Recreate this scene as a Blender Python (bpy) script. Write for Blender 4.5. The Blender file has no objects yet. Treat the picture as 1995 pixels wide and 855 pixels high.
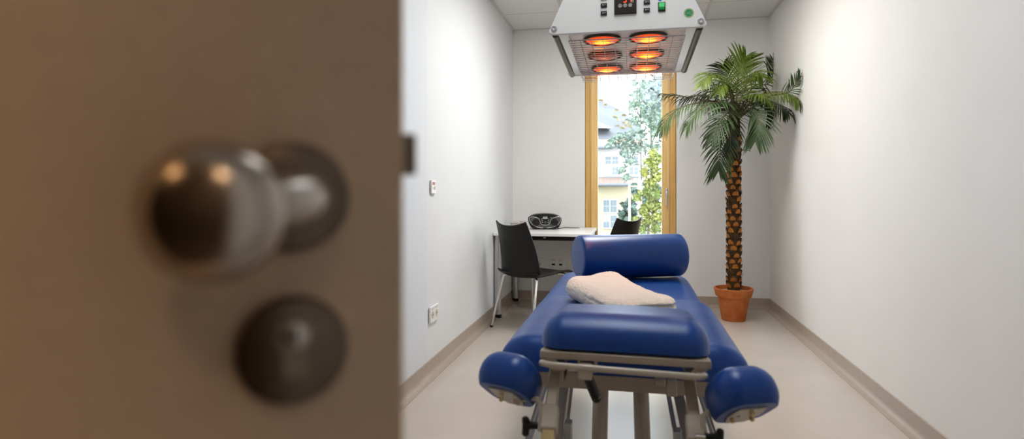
import bpy, math, random
from mathutils import Vector, Matrix, noise
PI = math.pi
random.seed(7)
SC = bpy.context.scene
COL = SC.collection

# ------------------------------------------------------------------ camera frame (real metres)
YAW = math.radians(10.6); CY, SY = math.cos(YAW), math.sin(YAW)
F = 1240.0; CH = 1.10; HOR = 370.0
XL, XR, YB, YF, H = -1.168, 1.251, 6.24, -0.28, 2.70
# the lens measured from the back wall and ceiling lines: survey points are taken with a first estimate (F, YAW),
# then lengths along the room are corrected by KY and the final lens is FN, YN
FN = 1150.0; YN = math.atan2(233.0, FN); KY = 0.93; YSQ = KY
def P(px, py, d):
    lat = (px - 997.5) / F * d
    return Vector((lat * CY - d * SY, lat * SY + d * CY, CH - (py - HOR) / F * d))

# ------------------------------------------------------------------ mesh builder
class MB:
    def __init__(s): s.v = []; s.f = []; s.m = []
    def add(s, vs, fs, mi=0):
        b = len(s.v); s.v += [Vector(p) for p in vs]
        for f in fs: s.f.append([b + i for i in f]); s.m.append(mi)
        return s
    def box(s, x0, x1, y0, y1, z0, z1, mi=0, M=None):
        vs = [Vector((x, y, z)) for z in (z0, z1) for y in (y0, y1) for x in (x0, x1)]
        if M is not None: vs = [M @ p for p in vs]
        return s.add(vs, [(0,2,3,1),(4,5,7,6),(0,1,5,4),(2,6,7,3),(0,4,6,2),(1,3,7,5)], mi)
    def beam(s, a, b, w, h, up=(0,0,1), mi=0):
        a = Vector(a); b = Vector(b); t = (b - a).normalized(); u = Vector(up)
        sd = t.cross(u).normalized(); u = sd.cross(t).normalized()
        vs = [q + sd * (w/2*i) + u * (h/2*j) for q in (a, b) for i, j in ((-1,-1),(1,-1),(1,1),(-1,1))]
        return s.add(vs, [(0,1,2,3),(7,6,5,4),(0,4,5,1),(1,5,6,2),(2,6,7,3),(3,7,4,0)], mi)
    def tube(s, pts, r, n=12, mi=0, cap=True):
        pts = [Vector(p) for p in pts]; rs = r if isinstance(r, (list, tuple)) else [r]*len(pts)
        t0 = (pts[1]-pts[0]).normalized()
        u = t0.orthogonal().normalized(); vs = []; k = len(pts)
        for i, p in enumerate(pts):
            t = ((pts[min(i+1,k-1)] - pts[max(i-1,0)])).normalized()
            u = (u - t * u.dot(t)).normalized(); w = t.cross(u)
            vs += [p + (u*math.cos(2*PI*j/n) + w*math.sin(2*PI*j/n)) * rs[i] for j in range(n)]
        fs = [(i*n+j, i*n+(j+1)%n, (i+1)*n+(j+1)%n, (i+1)*n+j) for i in range(k-1) for j in range(n)]
        if cap: fs += [tuple(range(n-1,-1,-1)), tuple((k-1)*n+j for j in range(n))]
        return s.add(vs, fs, mi)
    def lathe(s, prof, M=None, n=32, mi=0):
        vs = [Vector((r*math.cos(2*PI*j/n), r*math.sin(2*PI*j/n), z)) for r, z in prof for j in range(n)]
        if M is not None: vs = [M @ p for p in vs]
        k = len(prof)
        fs = [(i*n+j, i*n+(j+1)%n, (i+1)*n+(j+1)%n, (i+1)*n+j) for i in range(k-1) for j in range(n)]
        fs += [tuple(range(n-1,-1,-1)), tuple((k-1)*n+j for j in range(n))]
        return s.add(vs, fs, mi)
    def prism(s, outline, d0, d1, M=None, mi=0):          # outline in (x,z), extruded along y
        n = len(outline)
        vs = [Vector((x, d, z)) for d in (d0, d1) for x, z in outline]
        if M is not None: vs = [M @ p for p in vs]
        fs = [tuple(range(n-1,-1,-1)), tuple(range(n, 2*n))] + [(i,(i+1)%n,n+(i+1)%n,n+i) for i in range(n)]
        return s.add(vs, fs, mi)
    def sheet(s, fn, nu, nv, th, mi=0):                    # closed thick sheet from fn(u,v), u,v in 0..1
        g = [[Vector(fn(i/nu, j/nv)) for j in range(nv+1)] for i in range(nu+1)]
        def nrm(i, j):
            a = g[min(i+1,nu)][j]-g[max(i-1,0)][j]; b = g[i][min(j+1,nv)]-g[i][max(j-1,0)]
            return a.cross(b).normalized()
        top = [g[i][j]+nrm(i,j)*th/2 for i in range(nu+1) for j in range(nv+1)]
        bot = [g[i][j]-nrm(i,j)*th/2 for i in range(nu+1) for j in range(nv+1)]
        N = len(top); w = nv+1; fs = []
        for i in range(nu):
            for j in range(nv):
                a = i*w+j; fs.append((a,a+w,a+w+1,a+1)); fs.append((N+a,N+a+1,N+a+w+1,N+a+w))
        for i in range(nu):
            a=i*w; fs.append((a,N+a,N+a+w,a+w)); a=i*w+nv; fs.append((a,a+w,N+a+w,N+a))
        for j in range(nv):
            a=j; fs.append((a,a+1,N+a+1,N+a)); a=nu*w+j; fs.append((a,N+a,N+a+1,a+1))
        return s.add(top+bot, fs, mi)
    def pad(s, hx, hy, T, rx, ry, rz, mp=None, n=(26,26,12), crown=0.0, mi=0, full=False):
        """dome cushion, flat bottom at z=0, top at z=T, rounded by rx, ry, rz; mp maps local point to place"""
        hs = (hx, hy, T); rr = (rx, ry, rz)
        def lin(k, N):
            return [-math.cos(PI*(i/N)) * 0.5 + (2*i/N-1) * 0.5 for i in range(N+1)]
        idx = {}; vs = []
        def vert(q):
            key = tuple(round(c, 6) for c in q)
            if key in idx: return idx[key]
            c = [max(-(hs[k]-rr[k]), min(hs[k]-rr[k], q[k]*hs[k])) for k in range(3)]
            d = Vector([(q[k]*hs[k]-c[k])/rr[k] for k in range(3)])
            if d.length > 1e-9: d.normalize()
            p = Vector([c[k]+d[k]*rr[k] for k in range(3)])
            if p.z < 0 and not full: p.z = 0
            p.z += crown * (1-min(1,(p.x/hx)**2)) * (1-min(1,(p.y/hy)**2)) * (p.z/T)
            idx[key] = len(vs); vs.append(mp(p) if mp else p); return idx[key]
        fs = []
        for ax in range(3):
            a, b = [k for k in range(3) if k != ax]
            la, lb = lin(a, n[a]), lin(b, n[b])
            for sg in (-1, 1):
                for i in range(n[a]):
                    for j in range(n[b]):
                        qs = []
                        for ii, jj in ((i,j),(i+1,j),(i+1,j+1),(i,j+1)):
                            q = [0,0,0]; q[ax]=sg; q[a]=la[ii]; q[b]=lb[jj]; qs.append(vert(q))
                        if (sg > 0) == (ax != 1): fs.append(tuple(qs))
                        else: fs.append(tuple(reversed(qs)))
        return s.add(vs, fs, mi)

def obj(name, mb, mats, parent=None, off=(0,0,0), bevel=0, sharp=40, smooth=True, seg=2):
    me = bpy.data.meshes.new(name); o3 = Vector(off)
    me.from_pydata([Vector((p.x-o3.x, (p.y-o3.y)*YSQ, p.z-o3.z)) for p in mb.v], [], mb.f)
    ms = mats if isinstance(mats, (list, tuple)) else [mats]
    for m in ms: me.materials.append(m)
    if len(ms) > 1: me.polygons.foreach_set('material_index', mb.m)
    if smooth:
        me.polygons.foreach_set('use_smooth', [True]*len(me.polygons))
        me.set_sharp_from_angle(angle=math.radians(sharp))
    me.validate(); me.update()
    o = bpy.data.objects.new(name, me); COL.objects.link(o)
    if parent is not None: o.parent = parent
    else: o.location = (o3.x, o3.y*KY, o3.z)
    if bevel:
        b = o.modifiers.new('bevel', 'BEVEL'); b.width = bevel; b.segments = seg; b.limit_method = 'ANGLE'; b.angle_limit = math.radians(35)
    return o
def tag(o, label, cat, group=None, kind=None):
    o['label'] = label; o['category'] = cat
    if group: o['group'] = group
    if kind: o['kind'] = kind
    return o
def thing(name, label, cat, loc, rotz=0, group=None, kind=None):
    o = bpy.data.objects.new(name, None); COL.objects.link(o); o.empty_display_size = 0.05
    o.location = (loc[0], loc[1]*KY, loc[2]); o.rotation_euler = (0, 0, rotz)
    return tag(o, label, cat, group, kind)
def copy_tree(o, parent=None):
    c = o.copy(); COL.objects.link(c); c.parent = parent
    for ch in list(o.children): copy_tree(ch, c)
    return c
def struct(name, mb, m, label, cat, bevel=0, **k):
    o = obj(name, mb, m, bevel=bevel, **k); return tag(o, label, cat, kind='structure')

# ------------------------------------------------------------------ materials
def mat(name, col, rough=0.5, metal=0.0, noise_amt=0.0, nscale=8.0, bump=0.0, bscale=200.0, stretch=None, col2=None, emit=None, estr=0.0, coat=0.0, sheen=0.0, spec=0.5, trans=0.0):
    m = bpy.data.materials.new(name); m.use_nodes = True; nt = m.node_tree; nd = nt.nodes; lk = nt.links
    b = nd['Principled BSDF']; b.inputs['Base Color'].default_value = (*col, 1); b.inputs['Roughness'].default_value = rough
    b.inputs['Metallic'].default_value = metal; b.inputs['Coat Weight'].default_value = coat; b.inputs['Sheen Weight'].default_value = sheen
    b.inputs['Specular IOR Level'].default_value = spec; b.inputs['Transmission Weight'].default_value = trans
    tc = nd.new('ShaderNodeTexCoord'); mp = nd.new('ShaderNodeMapping'); lk.new(tc.outputs['Object'], mp.inputs[0])
    if stretch: mp.inputs['Scale'].default_value = stretch
    if noise_amt or col2:
        n = nd.new('ShaderNodeTexNoise'); n.inputs['Scale'].default_value = nscale; n.inputs['Detail'].default_value = 5
        lk.new(mp.outputs[0], n.inputs['Vector'])
        r = nd.new('ShaderNodeValToRGB'); r.color_ramp.elements[0].position = 0.35; r.color_ramp.elements[1].position = 0.65
        c2 = col2 if col2 else tuple(c*(1-noise_amt) for c in col)
        r.color_ramp.elements[0].color = (*c2, 1); r.color_ramp.elements[1].color = (*col, 1)
        lk.new(n.outputs['Fac'], r.inputs[0]); lk.new(r.outputs[0], b.inputs['Base Color'])
    if bump:
        n2 = nd.new('ShaderNodeTexNoise'); n2.inputs['Scale'].default_value = bscale; n2.inputs['Detail'].default_value = 3
        lk.new(mp.outputs[0], n2.inputs['Vector'])
        bp = nd.new('ShaderNodeBump'); bp.inputs['Strength'].default_value = bump; bp.inputs['Distance'].default_value = 0.002
        lk.new(n2.outputs['Fac'], bp.inputs['Height']); lk.new(bp.outputs[0], b.inputs['Normal'])
    if emit:
        b.inputs['Emission Color'].default_value = (*emit, 1); b.inputs['Emission Strength'].default_value = estr
    return m
def lined(m, axis_offsets, width, dark):
    """thin joint lines on a surface: list of (axis, offset, period or None)"""
    nt = m.node_tree; nd = nt.nodes; lk = nt.links; b = nd['Principled BSDF']
    tc = nd.new('ShaderNodeTexCoord'); sp = nd.new('ShaderNodeSeparateXYZ'); lk.new(tc.outputs['Object'], sp.inputs[0])
    acc = None
    for ax, off, per in axis_offsets:
        s = nd.new('ShaderNodeMath'); s.operation = 'SUBTRACT'; lk.new(sp.outputs[ax], s.inputs[0]); s.inputs[1].default_value = off
        v = s.outputs[0]
        if per:
            w = nd.new('ShaderNodeMath'); w.operation = 'PINGPONG'; lk.new(v, w.inputs[0]); w.inputs[1].default_value = per/2; v = w.outputs[0]
        a = nd.new('ShaderNodeMath'); a.operation = 'ABSOLUTE'; lk.new(v, a.inputs[0])
        c = nd.new('ShaderNodeMath'); c.operation = 'LESS_THAN'; lk.new(a.outputs[0], c.inputs[0]); c.inputs[1].default_value = width/2
        if acc is None: acc = c.outputs[0]
        else:
            mx = nd.new('ShaderNodeMath'); mx.operation = 'MAXIMUM'; lk.new(acc, mx.inputs[0]); lk.new(c.outputs[0], mx.inputs[1]); acc = mx.outputs[0]
    mix = nd.new('ShaderNodeMix'); mix.data_type = 'RGBA'; lk.new(acc, mix.inputs[0])
    src = b.inputs['Base Color'].links[0].from_socket if b.inputs['Base Color'].links else None
    if src: lk.new(src, mix.inputs[6])
    else: mix.inputs[6].default_value = b.inputs['Base Color'].default_value
    mix.inputs[7].default_value = (*dark, 1); lk.new(mix.outputs[2], b.inputs['Base Color'])
    return m

M = {}
M['wall'] = mat('wall_paint', (.80,.795,.785), .65, noise_amt=.02, nscale=3, bump=.15, bscale=350)
M['wall_cool_light'] = mat('wall_paint_left_cool_light', (.765,.785,.805), .65, noise_amt=.02, nscale=3, bump=.15, bscale=350)  # cool light on the left wall put into its white paint
M['wall_warm_light'] = mat('wall_paint_right_warm_light', (.78,.765,.745), .65, noise_amt=.02, nscale=3, bump=.15, bscale=350)  # warm light on the right wall put into its white paint
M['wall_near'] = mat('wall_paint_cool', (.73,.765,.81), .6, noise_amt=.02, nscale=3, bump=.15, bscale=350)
M['ceil'] = lined(mat('ceiling_tile', (.74,.74,.73), .8, noise_amt=.03, nscale=60), [(1, 5.90, .625)], .006, (.36,.33,.29))
M['tbar'] = mat('ceiling_grid_metal', (.62,.60,.57), .5)
M['floor'] = lined(mat('vinyl_floor', (.54,.49,.435), .28, noise_amt=.05, nscale=5, bump=.04, bscale=120), [(0, .89, None), (0, 1.13, None), (0,-1.06,None), (0,-.86,None)], .003, (.50,.45,.40))
M['skirt'] = mat('taupe_skirting', (.43,.36,.30), .4, noise_amt=.05, nscale=20)
M['door'] = mat('door_laminate', (.62,.485,.35), .55, noise_amt=.05, nscale=90, bump=.1, bscale=600)
M['steel'] = mat('brushed_steel', (.55,.51,.47), .32, 1.0, noise_amt=.06, nscale=40, stretch=(1,1,12))
M['steel_dark_refl'] = mat('steel_dark_reflection', (.20,.16,.125), .38, 1.0, noise_amt=.1, nscale=60)  # plain steel; its dark reflections are put into the base colour
M['knob'] = mat('knob_steel', (.50,.45,.40), .24, 1.0, noise_amt=.05, nscale=40)
M['rail'] = mat('rail_lacquer', (.58,.575,.57), .3, .15, noise_amt=.04)
M['lock'] = mat('lock_steel', (.26,.215,.165), .35, 1.0, noise_amt=.1, nscale=60)
M['corr'] = mat('corridor_darkened', (.055,.042,.030), .7, noise_amt=.05, nscale=2)  # unseen corridor, colour darkened to keep the knob reflections dark
M['chrome'] = mat('chrome', (.78,.77,.76), .12, 1.0, noise_amt=.02)
M['alu'] = mat('silver_lacquer', (.55,.55,.55), .35, .7, noise_amt=.03)
M['blue'] = mat('blue_vinyl', (.003,.066,.295), .35, noise_amt=.12, nscale=30, bump=.10, bscale=420, spec=.65)
M['beige'] = mat('beige_enamel', (.47,.40,.32), .38, .15, noise_amt=.04, nscale=50, bump=.05, bscale=700)
M['beige_light'] = mat('pale_enamel', (.52,.455,.375), .35, .1, noise_amt=.03)
M['gold'] = mat('gold_tube', (.60,.46,.24), .3, .8, noise_amt=.05)
M['black'] = mat('black_plastic', (.014,.013,.012), .42, noise_amt=.1, nscale=40)
M['shell'] = mat('black_shell', (.010,.0085,.0075), .40, noise_amt=.1, nscale=30, bump=.12, bscale=500)
M['white'] = mat('white_enamel', (.80,.79,.77), .4, noise_amt=.02)
M['white_pl'] = mat('white_plastic', (.84,.84,.83), .35, noise_amt=.02)
M['socket_in'] = mat('socket_recess', (.62,.57,.50), .5, noise_amt=.03)
M['refl'] = mat('reflector_sheet', (.97,.90,.86), .24, .35, noise_amt=.02)
M['wire'] = mat('zinc_wire', (.68,.66,.64), .25, 1.0, noise_amt=.03)
M['tube'] = mat('dark_steel_tube', (.10,.095,.075), .28, 1.0, noise_amt=.05)
M['desk'] = mat('desk_laminate', (.82,.82,.81), .3, noise_amt=.01)
M['desk_edge'] = mat('desk_edge', (.74,.73,.71), .4, noise_amt=.02)
M['fleece'] = mat('cream_fleece', (.90,.81,.69), .95, noise_amt=.06, nscale=120, bump=.9, bscale=330, sheen=.6)
M['terracotta'] = mat('terracotta', (.47,.130,.030), .7, col2=(.54,.20,.065), nscale=14, bump=.2, bscale=80)
M['soil'] = mat('soil_cover', (.55,.47,.38), .9, noise_amt=.2, nscale=60, bump=.6, bscale=120)
M['bark'] = mat('fibre_bark', (.13,.070,.028), .9, col2=(.055,.030,.012), nscale=40, bump=.8, bscale=150, stretch=(1,1,.3))
M['scale'] = mat('leaf_base', (.52,.22,.035), .6, col2=(.32,.11,.016), nscale=25, bump=.3, bscale=120, stretch=(1,1,.3))
M['leaf_lit'] = mat('palm_leaf_lit', (.125,.185,.016), .45, noise_amt=.35, nscale=10)  # lit fronds: the light is put into a yellower leaf colour
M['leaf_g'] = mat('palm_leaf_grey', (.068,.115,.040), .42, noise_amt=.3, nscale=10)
M['leaf_shade'] = mat('palm_leaf_shaded', (.020,.036,.011), .45, noise_amt=.3, nscale=10)  # shaded copy of the leaf: shade is put into the colour
M['rachis'] = mat('palm_rachis', (.16,.13,.06), .6, noise_amt=.2)
M['pine_dark'] = mat('pine_frame_wood', (.74,.47,.18), .42, col2=(.60,.35,.10), nscale=5, stretch=(14,14,.35), bump=.06, bscale=60)
M['pine'] = mat('pine_wood', (.84,.60,.28), .42, col2=(.75,.49,.19), nscale=5, stretch=(14,14,.35), bump=.06, bscale=60)
M['green_sw'] = mat('green_rocker', (.05,.42,.13), .3, emit=(.25,.8,.3), estr=.25, noise_amt=.05)
M['green_lo'] = mat('green_rocker_lower', (.01,.30,.07), .3, noise_amt=.05)
M['sticker'] = mat('sticker_green', (.02,.30,.15), .5, noise_amt=.05)
M['sticker_ring'] = mat('sticker_ring', (.33,.45,.22), .5, noise_amt=.05)
M['sticker_txt'] = mat('sticker_text', (.62,.70,.30), .5)
M['blue_dot'] = mat('sticker_blue', (.05,.22,.60), .5, noise_amt=.05)
M['display'] = mat('display_front', (.035,.026,.02), .3, noise_amt=.1)
M['digit'] = mat('red_digit', (.6,.03,.01), .5, emit=(1,.07,.015), estr=1.6)
M['mark'] = mat('grey_mark', (.62,.60,.55), .5)
M['spk_grey'] = mat('speaker_grey', (.095,.095,.095), .5, noise_amt=.1)
M['silver'] = mat('silver_trim', (.75,.75,.74), .25, .6)
M['lid'] = mat('radio_lid', (.42,.38,.30), .3, .2)  # silvery lid; the beige reflection on top is put into its colour
M['cdcase'] = mat('clear_case', (.62,.58,.57), .2, noise_amt=.25, nscale=30)
M['cdcase2'] = mat('grey_case', (.42,.42,.45), .25, noise_amt=.3, nscale=30)
M['paper'] = mat('paper_insert', (.75,.6,.55), .6, noise_amt=.3, nscale=40)
M['cord'] = mat('grey_cord', (.20,.19,.16), .5)
# outside
M['lawn'] = mat('lawn', (0.235,0.224,0.190), .9, noise_amt=.3, nscale=2)
M['stucco'] = mat('cream_stucco', (0.509,0.460,0.324), .9, noise_amt=.05, nscale=2)
M['stucco_w'] = mat('white_stucco', (0.647,0.659,0.670), .9, noise_amt=.04, nscale=2)
M['slate'] = lined(mat('slate_roof', (0.145,0.151,0.162), .8, col2=(0.134,0.139,0.149), nscale=.6), [(2, 0, .22)], .03, (0.126,0.131,0.142))
M['lichen'] = mat('lichen', (0.329,0.284,0.170), .9, noise_amt=.1)
M['tile'] = lined(mat('clay_tile', (0.308,0.222,0.185), .8, noise_amt=.15, nscale=3), [(0, 0, .25)], .04, (0.259,0.185,0.154))
M['gutter'] = mat('zinc_gutter', (0.168,0.185,0.207), .6)
M['win_w'] = mat('white_casement', (0.605,0.625,0.635), .6)
M['win_g'] = mat('far_window_glass', (0.189,0.224,0.245), .25)
M['win_c'] = mat('curtained_glass', (0.353,0.377,0.392), .5)
M['stake'] = mat('stake_wood', (0.423,0.378,0.305), .8, noise_amt=.1, nscale=4)
M['btrunk'] = mat('young_trunk', (0.168,0.162,0.134), .9, noise_amt=.2)
def leafmat(name, c, c2):
    m = mat(name, c, .7, col2=c2, nscale=2.5)
    return m
M['lf_pale'] = leafmat('leaf_pale', (0.213,0.263,0.239), (0.164,0.226,0.150))
M['lf_yel'] = leafmat('leaf_yellowgreen', (0.280,0.280,0.067), (0.140,0.202,0.078))
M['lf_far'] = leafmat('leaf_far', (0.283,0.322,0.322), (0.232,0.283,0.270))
M['lf_con'] = leafmat('conifer_needles', (0.112,0.151,0.129), (0.084,0.123,0.095))
# window pane: mostly clear with a fresnel reflection
g = bpy.data.materials.new('window_glass'); g.use_nodes = True; nt = g.node_tree; nt.nodes.clear()
out = nt.nodes.new('ShaderNodeOutputMaterial'); mx = nt.nodes.new('ShaderNodeMixShader'); tr = nt.nodes.new('ShaderNodeBsdfTransparent'); gl = nt.nodes.new('ShaderNodeBsdfGlossy'); fr = nt.nodes.new('ShaderNodeFresnel')
fr.inputs['IOR'].default_value = 1.25; gl.inputs['Roughness'].default_value = .02; tr.inputs['Color'].default_value = (.97,.985,.99,1)
nt.links.new(fr.outputs[0], mx.inputs[0]); nt.links.new(tr.outputs[0], mx.inputs[1]); nt.links.new(gl.outputs[0], mx.inputs[2]); nt.links.new(mx.outputs[0], out.inputs[0])
M['glass'] = g
def bulbmat(name, core, rim):
    """infrared bulb: red glass, glow strongest over the filament at its centre"""
    m = bpy.data.materials.new(name); m.use_nodes = True; nt = m.node_tree; nd = nt.nodes; lk = nt.links; b = nd['Principled BSDF']
    b.inputs['Base Color'].default_value = (.25,.015,.005,1); b.inputs['Roughness'].default_value = .12; b.inputs['Coat Weight'].default_value = .6
    tc = nd.new('ShaderNodeTexCoord'); ln = nd.new('ShaderNodeVectorMath'); ln.operation = 'LENGTH'
    sp = nd.new('ShaderNodeVectorMath'); sp.operation = 'MULTIPLY'; sp.inputs[1].default_value = (1,1,0)
    lk.new(tc.outputs['Object'], sp.inputs[0]); lk.new(sp.outputs[0], ln.inputs[0])
    mr = nd.new('ShaderNodeMapRange'); mr.inputs[1].default_value = 0; mr.inputs[2].default_value = .066; lk.new(ln.outputs['Value'], mr.inputs[0])
    cr = nd.new('ShaderNodeValToRGB'); e = cr.color_ramp.elements
    e[0].position = 0; e[0].color = (*core[0],1); e[1].position = 1; e[1].color = (*rim,1)
    for p, c in core[1:]:
        x = e.new(p); x.color = (*c,1)
    lk.new(mr.outputs[0], cr.inputs[0]); lk.new(cr.outputs[0], b.inputs['Emission Color']); b.inputs['Emission Strength'].default_value = 12
    return m
M['bulb'] = bulbmat('infrared_glass', [(1.,.26,.008), (.25,(.60,.13,.003)), (.5,(.17,.026,.0006)), (.78,(.085,.0075,.0003))], (.035,.002,.0002))
M['bulb_dim'] = bulbmat('infrared_glass_dim', [(.10,.02,.002), (.3,(.03,.004,.001)), (.6,(.010,.001,.0005))], (.004,.0006,.0004))
M['led'] = mat('lamp_diffuser', (.9,.9,.9), .5)

# ------------------------------------------------------------------ the room
struct('floor_corridor', MB().box(-3.2, 2.4, -2.4, YF-.06, -.12, 0), M['corr'], 'unseen corridor floor outside the doorway, coloured dark for the knob reflections', 'floor')
struct('floor', MB().box(XL-.12, XR+.12, YF-.06, YB+.1, -.12, 0), M['floor'], 'pale beige sheet vinyl floor of the treatment room', 'floor')
struct('ceiling', MB().box(-3.2, 2.4, -2.4, YB+.1, H, H+.12), M['ceil'], 'white suspended ceiling with mineral fibre tiles', 'ceiling')
struct('wall_left', MB().box(XL-.12, XL, YF, YB+.1, 0, H), M['wall_cool_light'], 'white wall on the left behind the desk', 'wall')
struct('wall_left_pier', MB().box(XL-.01, XL+.003, YF, 3.51, .1, H), M['wall_near'], 'cool white wall panel left beside the door', 'wall')
struct('wall_right', MB().box(XR, XR+.12, YF, YB+.1, 0, H), M['wall_warm_light'], 'bare white wall on the right', 'wall')
WX0, WX1, WZ0, WZ1 = -.447, .416, .10, 2.42
wb = MB().box(XL, WX0, YB, YB+.1, 0, H).box(WX1, XR, YB, YB+.1, 0, H).box(WX0, WX1, YB, YB+.1, 0, WZ0).box(WX0, WX1, YB, YB+.1, WZ1, H)
struct('wall_back', wb, M['wall'], 'white back wall around the tall window', 'wall', smooth=False)
DX0, DX1 = -.93, .17
wf = MB().box(-3.2, DX0, YF-.12, YF, 0, H).box(DX1, 2.4, YF-.12, YF, 0, H).box(DX0, DX1, YF-.12, YF, 2.10, H)
struct('wall_front', wf, M['wall'], 'white wall with the open doorway', 'wall', smooth=False)
struct('wall_corridor', MB().box(-3.2, 2.4, -2.5, -2.4, 0, H).box(-3.3, -3.2, -2.5, YF, 0, H).box(2.4, 2.5, -2.5, YF, 0, H), M['corr'], 'unseen corridor wall opposite the doorway, coloured dark for the knob reflections', 'wall', smooth=False)
# coved skirting
def skirt(name, a, b, nrm, label):
    a = Vector(a); b = Vector(b); n = Vector(nrm)
    prof = [(0,0),(.045,0),(.045,.003),(.024,.007),(.011,.018),(.006,.036),(.005,.096),(0,.10)]
    vs = [q + n*o + Vector((0,0,z)) for q in (a, b) for o, z in prof]; k = len(prof)
    fs = [(i,(i+1)%k,k+(i+1)%k,k+i) for i in range(k)] + [tuple(range(k)), tuple(range(2*k-1,k-1,-1))]
    struct(name, MB().add(vs, fs), M['skirt'], label, 'baseboard')
skirt('baseboard_left', (XL,YF,0), (XL,YB,0), (1,0,0), 'taupe coved skirting along the left wall')
skirt('baseboard_right', (XR,YF,0), (XR,YB,0), (-1,0,0), 'taupe coved skirting along the right wall')
skirt('baseboard_back', (XL,YB,0), (XR,YB,0), (0,-1,0), 'taupe coved skirting along the back wall')
# ceiling grid
k = 1
for nm, x0, x1, y0, y1 in (('left', XL, XL+.025, YF, YB), ('right', XR-.028, XR, YF, YB), ('back', XL, XR, YB-.012, YB),
        ('a', -.62, -.594, YF, YB), ('b', .022, .048, YF, YB), ('c', .647, .673, YF, YB)):
    struct('trim_%d' % k, MB().box(x0, x1, y0, y1, H-.006, H+.01), M['tbar'], {'left':'edge profile of ceiling grid along left wall','right':'edge profile of ceiling grid along right wall','back':'edge profile of ceiling grid along back wall','a':'ceiling grid rail left of the heat lamp','b':'ceiling grid rail above the heat lamp','c':'ceiling grid rail right of the heat lamp'}[nm], 'trim')
    k += 1

# ------------------------------------------------------------------ window
win = thing('window_1', 'tall pine framed casement window in the back wall', 'window', (0, YB, 0), kind='structure')
def ring(x0, x1, z0, z1, w0, w1, y0, y1, wb_=None):
    wb_ = wb_ or w0; m = MB()
    m.box(x0, x0+w0, y0, y1, z0, z1); m.box(x1-w1, x1, y0, y1, z0, z1)
    m.box(x0+w0, x1-w1, y0, y1, z0, z0+wb_); m.box(x0+w0, x1-w1, y0, y1, z1-wb_, z1); return m
O = (0, YB, 0)
obj('window_frame', ring(WX0+.004, WX1-.004, WZ0, WZ1, .054, .06, YB-.004, YB+.08), M['pine_dark'], win, O, bevel=.004)
obj('sash', ring(WX0+.062, WX1-.068, WZ0+.06, WZ1-.06, .062, .064, YB-.014, YB+.06, .07), M['pine'], win, O, bevel=.005)
obj('pane', MB().box(WX0+.118, WX1-.126, YB+.02, YB+.026, WZ0+.125, WZ1-.125), M['glass'], win, O)
hd = MB(); hx = WX1-.068-.022
hz = CH-.02
hp = obj('window_handle', MB().pad(.013, .036, .010, .013, .013, .006, lambda p: Vector((hx+p.x, YB-.014-p.z, hz+p.y))), M['alu'], win, O)
obj('lever', MB().tube([(hx, YB-.02, hz), (hx, YB-.05, hz), (hx, YB-.054, hz-.012), (hx, YB-.054, hz-.125)], .0085), M['alu'], hp, O)

# ------------------------------------------------------------------ door with knob (free edge close to the lens)
YSQ = 1
E = P(782, 370, .32); E.y *= KY; ang = YN + math.radians(25)
LEAF = .98
dirv = Vector((math.cos(ang), math.sin(ang), 0))
hinge = Vector((E.x, E.y, 0)) - dirv*LEAF
door = obj('door_1', MB().box(0, LEAF, 0, .04, .006, 2.08), M['door'], bevel=.0015)
tag(door, 'beige grey door leaf standing ajar close to the camera', 'door', kind='structure')
door.location = hinge; door.rotation_euler = (0,0,ang)
kx = LEAF-.0531
RX = Matrix.Rotation(PI/2, 4, 'X')                       # local z -> -y (towards the corridor)
def onface(x, z, y=0): return Matrix.Translation((x, y, z)) @ RX
zk, zc = 1.0965, 1.0255
disc = [(0,-.001),(.0255,-.001),(.0255,.004),(.0245,.0065),(.021,.0082),(0,.0085)]
kr = obj('knob_rose', MB().lathe(disc, onface(kx, zk), 48), M['steel_dark_refl'], door)
obj('knob_neck', MB().tube([(kx+.002,-.006,zk),(kx+.002,-.022,zk),(kx+.0025,-.034,zk),(kx-.001,-.043,zk-.0005),(kx-.010,-.048,zk-.002),(kx-.024,-.051,zk-.003)], [.0115,.0105,.0100,.0098,.0098,.0098], 20), M['steel'], kr)
KN = onface(kx-.031, zk-.0045, -.052) @ Matrix.Rotation(math.radians(-14), 4, 'Y')
prof = [(0,-.016),(.010,-.016),(.017,-.0125),(.0232,-.006),(.0258,.001),(.0252,.007),(.0215,.0125),(.0150,.0162),(.0075,.0178),(0,.0182)]
fine = []
for i in range(len(prof)-1):
    for t in (0,.5): fine.append(tuple(prof[i][k]+(prof[i+1][k]-prof[i][k])*t for k in (0,1)))
fine.append(prof[-1])
obj('knob', MB().lathe(prof, KN, 48), M['knob'], kr, sharp=80)
er = obj('lock_rose', MB().lathe([(0,-.001),(.0248,-.001),(.0248,.005),(.0238,.0076),(.021,.009),(0,.0092)], onface(kx, zc), 48), M['steel_dark_refl'], door)
zpl = zc+.0085
oc = [(.0052,-.019)] + [(.0052,-.006)] + [(.0085*math.cos(a), .0085*math.sin(a)) for a in [math.radians(-52+i*(284/22)) for i in range(23)]] + [(-.0052,-.006),(-.0052,-.019)]
obj('lock_cylinder', MB().prism([(kx+x, zpl+z) for x, z in oc], -.0118, -.004), M['lock'], er, bevel=.0006)
obj('keyway', MB().lathe([(0,0),(.0062,0),(.0062,.0015),(.0054,.0021),(0,.0021)], onface(kx, zpl, -.0112), 28), M['steel'], er)
obj('keyhole', MB().box(kx-.001, kx+.001, -.0138, -.0125, zpl-.0045, zpl+.004), M['black'], er)
obj('latch_bolt', MB().prism([(LEAF-.005,1.108),(LEAF+.0105,1.108),(LEAF+.0105,1.130),(LEAF-.005,1.130)], .013, .027), M['steel_dark_refl'], door, bevel=.001)

YSQ = KY
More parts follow.
